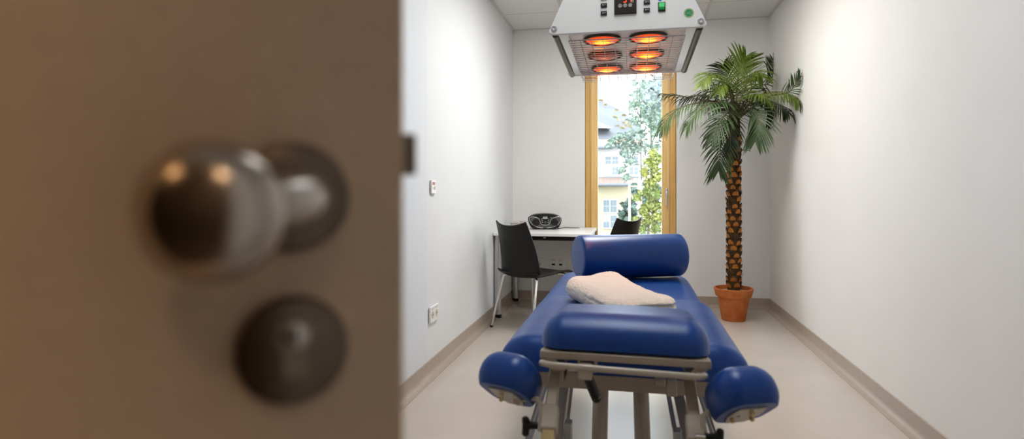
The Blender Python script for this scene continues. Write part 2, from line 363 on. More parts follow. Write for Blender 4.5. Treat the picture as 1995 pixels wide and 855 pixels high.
# ------------------------------------------------------------------ treatment table
BX, BY = -.018, 2.6
T0 = (BX, BY, 0)
tt = thing('treatment_table', 'blue padded massage and treatment table on a beige height adjustable frame', 'treatment table', T0)
def wrinkle(p, a=.0015, f=9): return a*noise.noise(Vector((p.x*f, p.y*f, p.z*f)))
def cushion(name, x, y0, y1, z0, hx, T, rx, ry, rz, crown, tilt=0, roll=0):
    yc, hy = (y0+y1)/2, (y1-y0)/2; ct, st = math.cos(tilt), math.sin(tilt)
    def mp(p):
        q = Vector((x+p.x, yc+p.y*ct-p.z*st, z0+p.y*st+p.z*ct - p.x*roll)); q.z += wrinkle(q)*(1 if p.z > 0 else 0); return q
    return obj(name, MB().pad(hx, hy, T, rx, ry, rz, mp, (30,34,14), crown), M['blue'], tt, T0, sharp=70)
cushion('rear_cushion', BX-.026, 2.56, 3.58, .570, .350, .080, .085, .11, .072, .010)
cushion('middle_cushion', BX-.014, 1.79, 2.60, .582, .352, .092, .092, .055, .084, .008)
cushion('head_cushion', BX+.0, 1.428, 1.80, .7235, .192, .074, .050, .085, .062, .007, tilt=math.radians(-5.2), roll=.008)
# bed frame
fr_ = MB()
fr_.box(BX-.30, BX+.30, 1.84, 1.90, .525, .572); fr_.box(BX-.315, BX+.315, 1.825, 1.905, .574, .589)
fr_.box(BX-.27, BX-.22, 1.90, 3.56, .535, .585); fr_.box(BX+.22, BX+.27, 1.90, 3.56, .535, .585)
fr_.box(BX-.27, BX+.27, 3.52, 3.57, .535, .585); fr_.box(BX-.22, BX+.22, 2.58, 2.64, .535, .585)
obj('table_frame', fr_, M['beige'], tt, T0, bevel=.003)
# head section frame: front bar, slanted side plates
hf = MB(); ro = .008
hf.beam((BX-.186,1.44,.7255+.186*ro),(BX+.186,1.44,.7255-.186*ro), .030, .017)
for sx in (-1,1):
    zt = .722 - sx*.186*ro
    hf.beam((BX+sx*.176,1.43,zt),(BX+sx*.176,1.78,zt-.022),.022,.016)
    pts = [(0,0),(.055,0),(.115,-.055),(.075,-.055)]
hfo = obj('head_frame', hf, M['beige'], tt, T0, bevel=.002)
for sx in (-1,1):
    zt = .7185 - sx*.186*ro; x0 = BX+sx*.184; x1 = BX+sx*.148
    m = MB().prism([(x0,zt),(x0-sx*.030,zt),(x0-sx*.056,zt-.028),(x0-sx*.026,zt-.028)],1.428,1.436)
    m.beam((x0-sx*.040,1.434,zt-.02),(x0-sx*.036,1.78,zt-.05),.02,.014)
    g_ = obj('side_plate', m, M['beige'], hfo, T0)
    bc=Vector((x0-sx*.026,1.4275,zt-.013))
    obj('screw', MB().lathe([(0,0),(.0055,0),(.005,.003),(0,.004)], Matrix.Translation(bc) @ RX, 12), M['chrome'], hfo, T0)
# pull bar in front
hb = MB(); zl, zr = .7165, .7085; yb_ = 1.385
hb.tube([(BX-.180,yb_+.035,zl-.006),(BX-.178,yb_+.015,zl-.002),(BX-.170,yb_+.004,zl),(BX-.155,yb_,zl-.001),(BX+.150,yb_,zr),(BX+.162,yb_+.004,zr),(BX+.169,yb_+.015,zr-.002),(BX+.171,yb_+.035,zr-.006)], .0072, 14)
hbo = obj('pull_bar', hb, M['beige_light'], tt, T0, sharp=60)
obj('catch', MB().box(BX-.097,BX-.066,yb_+.0,yb_+.06,.686,.713), M['beige_light'], hbo, T0, bevel=.004)
# bracket with roller behind the bar
bk = MB().box(BX-.100,BX-.095,1.425,1.52,.692,.719).box(BX-.064,BX-.059,1.425,1.52,.692,.719)
bko = obj('release_bracket', bk, M['beige'], tt, T0, bevel=.001)
obj('roller', MB().tube([(BX-.095,1.44,.704),(BX-.064,1.44,.704)], .009), M['gold'], bko, T0)
gs = obj('gas_spring', MB().tube([P(1141,722,1.50),P(1146,740,1.53),P(1161,776,1.62)],[.010,.0125,.0125],16), M['black'], tt, T0, sharp=60)
obj('spring_eye', MB().tube([P(1156,777,1.60),P(1168,772,1.60)],.005), M['gold'], gs, T0)
for x0, x1, y0, y1 in ((1103,1124,724,754),(1078,1098,722,745),(1297,1318,741,772),(1275,1296,738,752)):
    a = P(x0,y1,1.72); b = P(x1,y0,1.72)
    obj('hinge_block', MB().box(a.x,b.x,a.y,a.y+.09,a.z,b.z), M['beige'], tt, T0, bevel=.003)
# uprights carrying the arm pads
for sx, top, mid, low in ((-1,P(1082,712,1.50),P(1072,797,1.415),P(1062,905,1.32)),(1,P(1341,734,1.47),P(1350,813,1.385),P(1362,925,1.29))):
    up = obj('armrest_post', MB().beam(top, mid, .026, .022, (0,1,.3)), M['gold' if 0 else 'beige'], tt, T0, bevel=.003)
    t = (low-mid).normalized()
    obj('sleeve', MB().beam(mid-t*.002, mid+t*.056, .036, .032, (0,1,.3)), M['beige_light'], up, T0, bevel=.003)
    obj('inner_tube', MB().beam(mid+t*.05, low, .028, .024, (0,1,.3)), M['gold'], up, T0, bevel=.003)
# arm pads: dome pads pitched with their front up, on a plate and a bent bracket
for sx, c, yaw in ((-1,P(986,772,1.45),math.radians(-17)),(1,P(1449,803,1.33),math.radians(19))):
    R = Matrix.Translation(c) @ Matrix.Rotation(yaw,4,'Z') @ Matrix.Rotation(math.radians(-35),4,'X') @ Matrix.Rotation(sx*math.radians(-2),4,'Y')
    def mp(p, R=R):
        q = p.copy(); q.z = max(q.z, -.034)+.034; w = 1-.14*max(0,q.y/.09); q.x *= w; return R @ q
    ap = obj('armrest', MB().pad(.067,.079,.055,.050,.056,.053,mp,(28,28,22),0,0,True), M['blue'], tt, T0, sharp=70)
    pl = MB().prism([(-.030,-.040),(.030,-.040),(.036,.010),(.022,.058),(-.022,.058),(-.036,.010)],0,.003,R @ Matrix.Translation((0,0,-.003)) @ Matrix(((1,0,0,0),(0,0,1,0),(0,1,0,0),(0,0,0,1))))
    obj('mounting_plate', pl, M['beige_light'], ap, T0)
    for bx_, by_ in ((-.022,.02),(.022,.02),(0,-.03)):
        obj('bolt', MB().tube([R @ Vector((bx_,by_,-.002)), R @ Vector((bx_,by_,-.012))],.0045,8), M['gold'], ap, T0)
    if sx < 0: pts = [P(1000,783,1.45),P(1030,779,1.44),P(1046,778,1.42),P(1053,786,1.41),P(1054,806,1.40),P(1050,842,1.385)]
    else: pts = [P(1440,806,1.33),P(1396,800,1.35),P(1378,799,1.36),P(1370,806,1.36),P(1369,826,1.35),P(1374,866,1.34)]
    bm = MB()
    for i in range(len(pts)-1): bm.beam(pts[i], pts[i+1], .018, .005, (0,1,.0) if i>2 else (0,0,1))
    obj('bracket', MB().tube(pts,.0055,8), M['beige_light'], ap, T0)
for c in (P(1027,830,1.40),P(1396,850,1.33)):
    s_ = -1 if c.x < BX else 1
    Rk = Matrix.Translation(c) @ Matrix.Rotation(s_*PI/2,4,'Y')
    kk = MB(); kk.lathe([(0,-.024),(.007,-.024),(.008,-.004),(.013,0),(.016,.004),(.013,.010),(0,.012)],Rk,14)
    for q in range(3):
        a = q*2*PI/3+PI/2
        d_ = Vector((math.cos(a),math.sin(a),0))
        kk.tube([Rk @ (d_*.006+Vector((0,0,.004))), Rk @ (d_*.020+Vector((0,0,.004))), Rk @ (d_*.024+Vector((0,0,.004)))],[.008,.0075,.003],10)
    ko = obj('clamp_knob', kk, M['black'], tt, T0, sharp=60)
    obj('stud', MB().tube([c-Vector((s_*.018,0,0)), c-Vector((s_*.045,0,0))],.004,8), M['chrome'], ko, T0)
# lifting gear
for px0, px1 in ((1170,1167),(1247,1251)):
    a = P(px0,745,2.12); b = P(px1,860,2.04); b2 = b + (b-a).normalized()*((b.z-.085)/((a.z-b.z)/(a-b).length))
    lc = obj('lift_column', MB().tube([a,b,b2],.0255,24), M['beige_light'], tt, T0)
for pa, pb, w, mk in ((P(1100,752,2.25),P(1083,860,1.95),.034,'beige_light'),(P(1321,770,2.15),P(1341,860,1.9),.034,'beige_light'),
                  (P(1113,752,2.3),P(1101,860,2.05),.012,'rail'),(P(1301,768,2.25),P(1316,850,2.0),.016,'rail'),
                  (P(1064,750,2.3),P(1030,862,1.95),.012,'rail'),(P(1361,768,2.2),P(1392,862,1.9),.012,'rail'),
                  (P(1057,752,2.3),P(1024,862,1.95),.012,'beige'),(P(1367,768,2.2),P(1398,862,1.9),.010,'beige')):
    t = (pb-pa); ze = pa + t*((pa.z-.10)/(pa.z-pb.z)) if mk=='beige_light' else pb + t*.35
    obj('lift_arm', MB().beam(pa, ze, w, .03 if w > .02 else .012, (0,1,0)), M[mk], tt, T0, bevel=.002)
for a in (P(1106,838,1.98),P(1318,852,1.93)):
    obj('pivot_plate', MB().box(a.x-.012,a.x+.012,a.y-.02,a.y+.02,a.z-.05,a.z+.026), M['alu'], tt, T0, bevel=.002)
bf = MB().box(BX-.29,BX-.23,1.35,2.55,.05,.095).box(BX+.23,BX+.29,1.35,2.55,.05,.095).box(BX-.23,BX+.23,1.5,1.56,.05,.095).box(BX-.23,BX+.23,1.92,2.06,.05,.095).box(BX-.23,BX+.23,2.44,2.5,.05,.095)
obj('base_frame', bf, M['beige'], tt, T0, bevel=.004)
for x in (-.26,.26):
    for y in (1.4,2.5):
        obj('foot', MB().lathe([(0,0),(.028,0),(.028,.02),(.012,.03),(.012,.052),(0,.052)],Matrix.Translation((BX+x,y,0)),16), M['black'], tt, T0)

# ------------------------------------------------------------------ bolster on the table
YSQ = 1
rc = P(1226,498,3.2); RB = .108; zb = .660
rc.z = zb+RB
ay = YN + math.radians(13)
ax_ = Vector((math.cos(ay), math.sin(ay), 0))
prof = [(0,-.276),(RB-.020,-.276),(RB-.010,-.2745),(RB-.003,-.270),(RB,-.262)] + [(RB,-.262+.524*i/16) for i in range(1,16)] + [(RB,.262),(RB-.003,.270),(RB-.010,.2745),(RB-.020,.276),(0,.276)]
RM = Matrix.Translation(rc) @ Matrix.Rotation(ay,4,'Z') @ Matrix.Rotation(PI/2,4,'Y')
bo = obj('bolster', MB().lathe(prof, RM, 64), M['blue'], None, (rc.x,rc.y,zb), sharp=60)
tag(bo, 'thick blue vinyl bolster roll lying across the treatment table', 'bolster')

YSQ = KY
# ------------------------------------------------------------------ folded fleece blanket
A, B, C, D = P(1096,575,2.46), P(1172,556,2.72), P(1330,613,2.08), P(1192,642,1.955)
zt0 = .6835
def quad(u, v):
    a = A*(1-u)*(1-v)/4 + B*(1-u)*(1+v)/4 + C*(1+u)*(1+v)/4 + D*(1+u)*(1-v)/4
    return a.x, a.y
HT = .040
def fleece(p):
    u, v, h = p.x, p.y, (p.z+HT)/(2*HT)
    # fold grooves on the open end and its corner, a plain round fold elsewhere
    gr = (max(0, (u-.80)/.20))*(.055*math.exp(-((p.z-.006)/.0055)**2) + .035*math.exp(-((p.z+.020)/.005)**2))
    gv = max(0, (-v-.80)/.20)*max(0,min(1,(u+.1)/.5))*(.05*math.exp(-((p.z-.006)/.0055)**2))
    x, y = quad(u-gr, v+gv)
    bump_ = .020*math.exp(-((u+.45)**2/.14+(v-.45)**2/.3)) - .009*math.exp(-((u+.80)**2/.02+(v-.4)**2/.3)) - .014*math.exp(-((u-.4)**2/.3+(v-.9)**2/.2)) - .006*max(0,u)
    ss = max(0,min(1,(y-2.48)/.16)); ss = ss*ss*(3-2*ss)
    z = zt0 + HT + p.z + h*bump_ - .020*ss
    q = Vector((x, y, z)); k_ = min(1, max(0,(p.z+HT)/.01))
    return q + Vector((noise.noise(q*170+Vector((9,0,0)))*.0026 + noise.noise(q*30)*.003, noise.noise(q*170+Vector((0,9,0)))*.0026, (noise.noise(q*22)*.0035 + noise.noise(q*190)*.0024)*k_))
bl = MB(); bl.pad(1,1,HT,.26,.34,.036,fleece,(96,76,30),0,0,True)
blo = obj('fleece_blanket', bl, M['fleece'], None, (P(1200,590,2.3).x,P(1200,590,2.3).y,zt0), sharp=180)
tag(blo, 'cream fleece blanket folded on the blue treatment table in front of the bolster', 'blanket')

# ------------------------------------------------------------------ heat lamp
LX = -.021; LY0, LY1 = 2.38, 3.10; LZ = 1.69
L0 = (LX, (LY0+LY1)/2, LZ)
hl = thing('heat_lamp', 'white infrared heat lamp with six red bulbs hanging over the treatment table', 'heat lamp', L0)
def trapezoid():
    pts = []
    def corner(cx, cz, r, a0, a1):
        for i in range(9):
            a = math.radians(a0+(a1-a0)*i/8); pts.append((LX+cx+r*math.cos(a), cz+r*math.sin(a)))
    zb_, zt_ = LZ-.006, LZ+.255
    corner(-.268, zb_+.020, .020, 205, 270); corner(.268, zb_+.020, .020, 270, 335)
    corner(.160, zt_-.02, .02, 25, 90); corner(-.160, zt_-.02, .02, 90, 155)
    return pts
fp = obj('front_panel', MB().prism(trapezoid(), LY0-.009, LY0+.009), M['white'], hl, L0, bevel=.004)
rp = obj('rear_panel', MB().prism(trapezoid(), LY1-.009, LY1+.009), M['white'], hl, L0, bevel=.004)
yf = LY0-.009
def lp(px, py):                      # point on the front panel seen at a pixel
    a = P(px,py,1); c0 = Vector((0,0,CH)); d_ = a-c0; return c0 + d_*((yf-c0.y)/d_.y)
for sx in (-1,1):
    for pn, y, R_ in ((fp, yf, RX), (rp, LY1+.009, Matrix.Rotation(-PI/2,4,'X'))):
        b_ = obj('screw', MB().lathe([(0,0),(.0115,0),(.0115,.003),(.0095,.0055),(.005,.006),(0,.004)], Matrix.Translation((LX+sx*.264,y,LZ+.016)) @ R_, 20), M['alu'], pn, L0)
    obj('side_tube', MB().tube([(LX+sx*.262,LY0+.005,LZ-.002),(LX+sx*.262,LY1-.005,LZ-.002)],.0125,20), M['tube'], hl, L0)
HW = .212
hs = MB(); 
for y0 in (LY0+.012,):
    hs.add([(LX-HW,LY0+.012,LZ+.03),(LX+HW,LY0+.012,LZ+.03),(LX+.15,LY0+.012,LZ+.24),(LX-.15,LY0+.012,LZ+.24),(LX-HW,LY1-.012,LZ+.03),(LX+HW,LY1-.012,LZ+.03),(LX+.15,LY1-.012,LZ+.24),(LX-.15,LY1-.012,LZ+.24)],
           [(0,1,2,3),(7,6,5,4),(0,3,7,4),(1,5,6,2),(3,2,6,7),(0,4,5,1)])
obj('housing', hs, M['white'], hl, L0)
obj('reflector_plate', MB().box(LX-HW,LX+HW,LY0+.010,LY1-.010,LZ+.008,LZ+.015), M['refl'], hl, L0)
for i, y in enumerate((2.51,2.765,3.01)):
    for sx in (-1,1):
        c = Vector((LX-.004+sx*.088, y, LZ+.008)); dim = (i==1 and sx<0)
        Mb = Matrix.Translation((0,0,0)) @ Matrix.Rotation(PI,4,'X')
        dome = [(0.0,-.001),(.066,-.001),(.066,.003)] + [(.066*math.cos(a), .003+.015*math.sin(a)) for a in [PI/2*i_/10 for i_ in range(1,10)]] + [(.002,.018)]
        bb = obj('infrared_bulb', MB().lathe(dome, Mb, 36), M['bulb_dim' if dim else 'bulb'], hl, sharp=75); bb.location = Vector((c.x-L0[0],(c.y-L0[1])*KY,c.z-L0[2]))
        if not dim:
            sl = bpy.data.lights.new('infrared_lamp','SPOT'); sl.energy = 2.3; sl.color = (1,.24,.045); sl.spot_size = math.radians(95); sl.spot_blend = 1; sl.shadow_soft_size = .04
            so = bpy.data.objects.new('infrared_lamp', sl); COL.objects.link(so); so.parent = bb; so.location = (0,0,-.03)
        rg = [(.0665,-.001),(.0735,-.001),(.0745,.006),(.0725,.0105),(.0675,.0105)]
        m = MB(); n = 40; vs=[Mb @ Vector((r*math.cos(2*PI*j/n), r*math.sin(2*PI*j/n), z)) for r,z in rg for j in range(n)]; kq=len(rg)
        m.add(vs,[(a*n+j,a*n+(j+1)%n,((a+1)%kq)*n+(j+1)%n,((a+1)%kq)*n+j) for a in range(kq) for j in range(n)])
        obj('dark_hole_rim', m, M['tube'], bb, (0,0,0))  # dark ring added to paint the dark inner edge of the bulb hole
# wire guard
gz = LZ-.022; wg = MB(); gy0, gy1 = LY0+.03, LY1+.075
gx = [LX-HW-.002+i*(2*HW+.004)/10 for i in range(11)]
for i, x in enumerate(gx): wg.tube([(x,gy0,gz+.002),(x,gy1,gz+.002)], .0017, 6)
ny = 23
for i in range(ny):
    y = gy0+(gy1-gy0)*i/(ny-1)
    if i == 0: wg.tube([(gx[0],y,gz),(gx[-1],y,gz)], .0026, 8)
    else: wg.tube([(gx[0],y,gz+.042 if y < LY1-.02 else gz+.02),(gx[0],y,gz),(gx[-1],y,gz),(gx[-1],y,gz+.042 if y < LY1-.02 else gz+.02)], .0015, 6)
for x in (gx[0],gx[-1]):
    for zz in (.014,.028): wg.tube([(x,gy0,gz+zz),(x,LY1-.01,gz+zz)],.0013,6)
obj('wire_guard', wg, M['wire'], hl, L0, sharp=60)
# controls on the front panel
def panel_box(px0,py0,px1,py1,t,mk,parent,nm,bv=.001,y=None):
    a = lp(px0,py1); b = lp(px1,py0); y = yf if y is None else y
    return obj(nm, MB().box(a.x,b.x,y-t,y+.001,a.z,b.z), M[mk], parent, L0, bevel=bv)
a = lp(1196,28); b = lp(1239,-34)
dp = obj('display', MB().box(a.x,b.x,yf-.008,yf+.001,a.z,b.z), M['display'], fp, L0, bevel=.0015)
yd = yf-.0085
def seg7(ch, cx, z0, w, h, th, m):
    S = {'a':((0,h),(w,h)),'b':((w,h),(w,h/2)),'c':((w,h/2),(w,0)),'d':((0,0),(w,0)),'e':((0,0),(0,h/2)),'f':((0,h/2),(0,h)),'g':((0,h/2),(w,h/2))}
    on = {'3':'abgcd','5':'afgcd','7':'abc','1':'bc'}[ch]
    for s_ in on:
        (xa,za),(xb,zb2) = S[s_]; sl=.15
        m.beam((cx+xa+za*sl,yd,z0+za),(cx+xb+zb2*sl,yd,z0+zb2),.001,th,(0,0,1) if za==zb2 else (1,0,0))
m = MB(); dz = lp(1215,4.5).z; seg7('5', lp(1213.5,4).x, dz, .0095, .022, .0030, m); seg7('7', lp(1223,4).x, dz+.0006, .0095, .022, .0030, m)
obj('digit', m, M['digit'], dp, L0, smooth=False)
def ringm(c, r0, r1, y, n=24):
    m = MB(); vs=[]
    for r in (r0,r1):
        vs += [Vector((c.x+r*math.cos(2*PI*j/n), y, c.z+r*math.sin(2*PI*j/n))) for j in range(n)]
    m.add(vs,[(j,(j+1)%n,n+(j+1)%n,n+j) for j in range(n)]); return m
for px, py, sg in ((1207.2,11.4,'up'),(1217,10.8,'down'),(1227,10.2,'cross')):
    c = lp(px,py); m = ringm(c,.0052,.0068,yd-.0002)
    if sg == 'cross': m.beam(c+Vector((-.004,-.009+0,0))*0+Vector((c.x*0-.0035,yd-.0002-c.y,-.0035)),c+Vector((.0035,yd-.0002-c.y,.0035)),.0004,.0022); m.beam(c+Vector((.0035,yd-.0002-c.y,-.0035)),c+Vector((-.0035,yd-.0002-c.y,.0035)),.0004,.0022); 
    else:
        s_ = 1 if sg == 'up' else -1
        for q in (-1,1): m.beam((c.x+q*.0036,yd-.0002,c.z-s_*.0028),(c.x,yd-.0002,c.z+s_*.0034),.0004,.0016)
        m.beam((c.x-.0036,yd-.0002,c.z-s_*.0028),(c.x+.0036,yd-.0002,c.z-s_*.0028),.0004,.0014)
    obj('control_button', m, M['mark'], dp, L0, smooth=False)
obj('control_button', ringm(lp(1231,2.6),.0028,.0046,yd-.0002), M['mark'], dp, L0, smooth=False)
for px, py in ((1175.5,9.5),(1175.5,25),(1175.5,-6),(1259,4),(1259,19.5),(1259,-11)):
    s_ = panel_box(px-6,py-4.4,px+6,py+4.4,.005,'black',fp,'rocker_switch',.0008)
    m = MB(); c = lp(px,py)
    m.lathe([(0,0),(.0022,0),(.0022,.0006),(0,.0006)],Matrix.Translation((c.x-.003,yf-.005,c.z+.001)) @ RX,12)
    m.beam((c.x+.003,yf-.0054,c.z+.0005),(c.x+.006,yf-.0054,c.z+.0025),.0008,.0022)
    obj('switch_marking', m, M['mark'], s_, L0, smooth=False)
ps = panel_box(1281,3.6,1295,22.5,.005,'black',fp,'power_switch',.001)
panel_box(1282.6,5.2,1293.6,14.5,.0085,'green_sw',ps,'lit_rocker',.0012)
panel_box(1282.6,14.3,1293.6,20,.0075,'green_lo',ps,'rocker_base',.0012)
c = lp(1285,-1.5); obj('blue_sticker', MB().lathe([(0,0),(.0065,0),(.0065,.0006),(0,.0006)],Matrix.Translation((c.x,yf,c.z)) @ RX,24), M['blue_dot'], fp, L0)
c = lp(1340.5,25.5); st = obj('round_sticker', MB().lathe([(0,0),(.0172,0),(.0172,.0006),(0,.0006)],Matrix.Translation((c.x,yf,c.z)) @ RX,36), M['sticker_ring'], fp, L0)
obj('sticker_centre', MB().lathe([(0,0),(.0120,0),(.0120,.0004),(0,.0004)],Matrix.Translation((c.x,yf-.0006,c.z)) @ RX,36), M['sticker'], st, L0)
def text(s, size, Mx, mname, parent, off, nm='lettering'):
    cu = bpy.data.curves.new(nm,'FONT'); cu.body = s; cu.size = size; cu.align_x = 'CENTER'; cu.align_y = 'CENTER'; cu.extrude = .0001
    to = bpy.data.objects.new('tmp', cu); COL.objects.link(to); dg = bpy.context.evaluated_depsgraph_get()
    me = bpy.data.meshes.new_from_object(to.evaluated_get(dg)); bpy.data.objects.remove(to)
    me.transform(Matrix.Diagonal((1,YSQ,1,1)) @ Matrix.Translation(-Vector(off)) @ Mx); me.materials.append(M[mname])
    o = bpy.data.objects.new(nm, me); COL.objects.link(o); o.parent = parent; return o
text('nächste', .0048, Matrix.Translation((c.x,yf-.0013,c.z+.0030)) @ RX, 'sticker_txt', st, L0)
text('Prüfung', .0052, Matrix.Translation((c.x,yf-.0013,c.z-.0030)) @ RX, 'sticker_txt', st, L0)
pole = MB().tube([(LX,2.74,LZ+.23),(LX,2.74,H-.03)],.022,20); pole.lathe([(0,0),(.09,0),(.09,.02),(.03,.035),(0,.035)],Matrix.Translation((LX,2.74,H)) @ Matrix.Rotation(PI,4,'X'),28)
po = obj('ceiling_pole', pole, M['white'], hl, L0)
hl.rotation_euler.x = -.040; hl.location.z -= .0145; po.rotation_euler.x = .040; po.location.z += .0145

# ------------------------------------------------------------------ desk
DXa, DXb, DYa, DYb, DZ = -1.163, -.332, 5.29, 6.225, .735
dk = thing('desk', 'white topped desk with round silver legs in the back left corner', 'desk', ((DXa+DXb)/2,(DYa+DYb)/2,0)); D0 = ((DXa+DXb)/2,(DYa+DYb)/2,0)
obj('desktop', MB().box(DXa,DXb,DYa,DYb,DZ-.026,DZ), M['desk'], dk, D0, bevel=.002)
obj('desk_frame', MB().box(DXa+.05,DXb-.05,DYb-.08,DYb-.05,DZ-.065,DZ-.027).box(DXa+.02,DXa+.05,DYa+.05,DYb-.05,DZ-.065,DZ-.027).box(DXb-.05,DXb-.02,DYa+.05,DYb-.05,DZ-.065,DZ-.027), M['alu'], dk, D0, bevel=.002)
ct_ = obj('cable_tray', MB().box(DXa+.07,DXb-.06,DYa+.03,DYa+.06,DZ-.062,DZ-.0265), M['black'], dk, D0, bevel=.002)
q = P(1060,463.5,5.36); obj('tray_clip', MB().box(q.x-.010,q.x+.010,DYa+.0285,DYa+.031,q.z-.004,q.z+.004), M['white_pl'], ct_, D0)
for x in (DXa+.033,DXb-.045):
    for y in (DYa+.05,DYb-.05):
        lg = obj('leg', MB().tube([(x,y,.03),(x,y,DZ-.026)],.030,24), M['alu'], dk, D0)
        obj('leg_foot', MB().lathe([(0,0),(.030,0),(.032,.004),(.032,.03),(0,.031)],Matrix.Translation((x,y,0)),24), M['black'], lg, D0)

YSQ = 1
# ------------------------------------------------------------------ chairs
def make_chair(name, label, loc, rot):
    t = thing(name, label, 'chair', loc, rot, group='black plastic chairs at the desk')
    def seat(u, v):
        x = (u-.5)*(.43+.03*math.sin(PI*v)); y = -.205+.43*v
        z = .425 + .030*v - .055*max(0,v-.82)**1.3*4 - .012*math.sin(PI*v)*(1-(2*u-1)**2) + .010*(2*u-1)**4 
        z += .035*max(0,(.12-v)/.12)**2 - .012*(1-(2*u-1)**2)*max(0,(.2-v)/.2)
        return (x, y, z)
    obj('seat', MB().sheet(seat, 18, 20, .012), M['shell'], t, bevel=.003)
    def back(u, v):
        w = .428-.045*v-.055*v*v; s_ = 2*u-1
        x = s_*w/2*(1-.0*v); y = -.205 - .015*v - .085*v**2.2 + .048*s_*s_*(1-.25*v) 
        z = .418 + .408*v + .034*abs(s_)**2.2*v**3 - .0*s_ + .014*(1-v)**2*s_*s_
        return (x, y, z)
    obj('backrest', MB().sheet(back, 20, 22, .011), M['shell'], t, bevel=.003)
    for sx in (-1,1):
        for (xa,ya,za,xb,yb2) in ((.185,-.165,.432,.225,-.265),(.185,.16,.440,.215,.205)):
            pts = [(sx*(xa-.05),ya+(.03 if ya<0 else -.03),za-.010),(sx*(xa-.012),ya,za-.014),(sx*xa,ya-.006 if ya<0 else ya+.006,za-.028),(sx*xb,yb2,.012)]
            lg = obj('leg', MB().tube(pts,.0105,14), M['chrome'], t, sharp=60)
            obj('leg_cap', MB().tube([(sx*xb,yb2,0),(sx*xb,yb2,.016)],.0125,14), M['black'], lg)
    return t
make_chair('stacking_chair', 'black plastic stacking chair with chrome legs standing before the desk', (-.768,5.06,0), math.radians(-34))
make_chair('stacking_chair', 'black plastic stacking chair by the window, mostly hidden behind the bolster', (-.225,5.90,0), math.radians(50))

# ------------------------------------------------------------------ boombox, cases and cord on the desk
bp_ = P(1059,446,5.93); bl_ = (bp_.x, bp_.y+.03, DZ)
bx = thing('boombox', 'black portable stereo with two round speakers standing on the desk', 'radio', bl_, YN)
half = [(.098,0),(.131,.02),(.148,.053),(.155,.089),(.151,.109),(.1255,.128),(.084,.141),(.042,.1465),(0,.148)]
ol = half + [(-x,z) for x,z in reversed(half[:-1])]
m = MB(); lay = [(-.095,.93),(-.085,.985),(-.07,1),(.06,1),(.085,.96),(.10,.85)]; n = len(ol); vs=[]
for y,s_ in lay: vs += [Vector((x*s_, y, .07+(z-.07)*s_ if z>.01 else 0)) for x,z in ol]
fs=[(i*n+j,i*n+(j+1)%n,(i+1)*n+(j+1)%n,(i+1)*n+j) for i in range(len(lay)-1) for j in range(n)]+[tuple(range(n-1,-1,-1)),tuple((len(lay)-1)*n+j for j in range(n))]
obj('radio_body', m.add(vs,fs), M['black'], bx, sharp=50)
obj('disc_lid', MB().pad(.095,.07,.014,.06,.05,.012,lambda p: Vector((p.x,p.y+.0,.139+p.z*(1-3*p.x*p.x*20*.3)))), M['lid'], bx)
tear = [(225,350),(240,290),(310,262),(450,290),(540,318),(580,400),(605,470),(640,525),(690,540),(750,540),(750,640),(600,635),(450,600),(330,530),(250,440)]
for sx in (1,-1):
    o2 = [((zx-750)*.000279*sx, (690-zy)*.000279) for zx,zy in tear]
    fpz = obj('speaker', MB().prism(o2,-.0985,-.09), M['spk_grey'], bx)
    closed = [Vector((x,-.099,z)) for x,z in o2[:10]]; 
    obj('speaker_trim', MB().tube([Vector((o2[11][0]*.4,-.099,o2[11][1]+.000))]+[Vector((x,-.099,z)) for x,z in (o2[11:]+o2[:10])],.0019,6), M['silver'], fpz, sharp=80)
    cx = (443-750)*.000279*sx
    obj('speaker_cone', MB().lathe([(0,.001),(.006,.003),(.012,.001),(.029,.0),(.0335,.003),(.0345,.0)],Matrix.Translation((cx,-.0985,(690-460)*.000279)) @ RX,28), M['black'], fpz)
ctrl = obj('control_panel', MB().prism([((zx-750)*.000279,(690-zy)*.000279) for zx,zy in ((560,250),(940,250),(925,330),(880,470),(860,520),(640,520),(620,470),(575,330))],-.0975,-.09), M['black'], bx)
obj('tuning_knob', MB().lathe([(0,0),(.0115,0),(.0105,.006),(0,.0065)],Matrix.Translation((.002,-.0975,.066)) @ RX,20), M['spk_grey'], ctrl)
obj('radio_display', MB().box(-.020,.021,-.0985,-.097,.108,.119).box(-.025,.022,-.0985,-.097,.0985,.105), M['silver'], ctrl)
for zx,zy in ((635,340),(650,400),(665,455),(880,345),(865,400),(850,455),(935,297)):
    obj('radio_button', MB().box((zx-765)*.000279,(zx-735)*.000279,-.099,-.097,(682-zy)*.000279,(698-zy)*.000279), M['mark'], ctrl)
obj('radio_badge', MB().box(-.005,.006,-.0985,-.09,.027,.036), M['silver'], bx)
# stack of disc cases
cb = P(1008,446,5.96); nC = 6
order = ['lowest','second from the bottom','third from the bottom','third from the top','second from the top','topmost']
for i in range(nC):
    cc = (cb.x+random.uniform(-.003,.003), min(cb.y,6.12)+random.uniform(-.003,.003), DZ+i*.0112)
    t = thing('disc_case', 'plastic disc case on the desk beside the radio, %s of its stack' % order[i], 'disc case', cc, YAW+random.uniform(-.05,.05), group='disc cases stacked on the desk')
    obj('case_shell', MB().box(-.071,.071,-.0625,.0625,.0003,.0106), M['cdcase' if i%2 else 'cdcase2'], t, bevel=.0008)
    obj('spine_insert', MB().box(-.058,.058,-.0632,-.0620,.003,.0078), M['paper' if i in (1,4) else 'mark'], t)
bk_ = thing('booklet', 'small leaning paper booklet on top of the disc cases by the radio', 'booklet', (cb.x+.055, min(cb.y,6.12), DZ+nC*.0112), YAW+.2)
obj('booklet_cover', MB().box(-.03,.03,-.05,.05,.0,.006), M['paper'], bk_, bevel=.001)
obj('booklet_pages', MB().box(-.0285,.0305,-.049,.049,.0012,.0048), M['white_pl'], bk_)
YSQ = KY
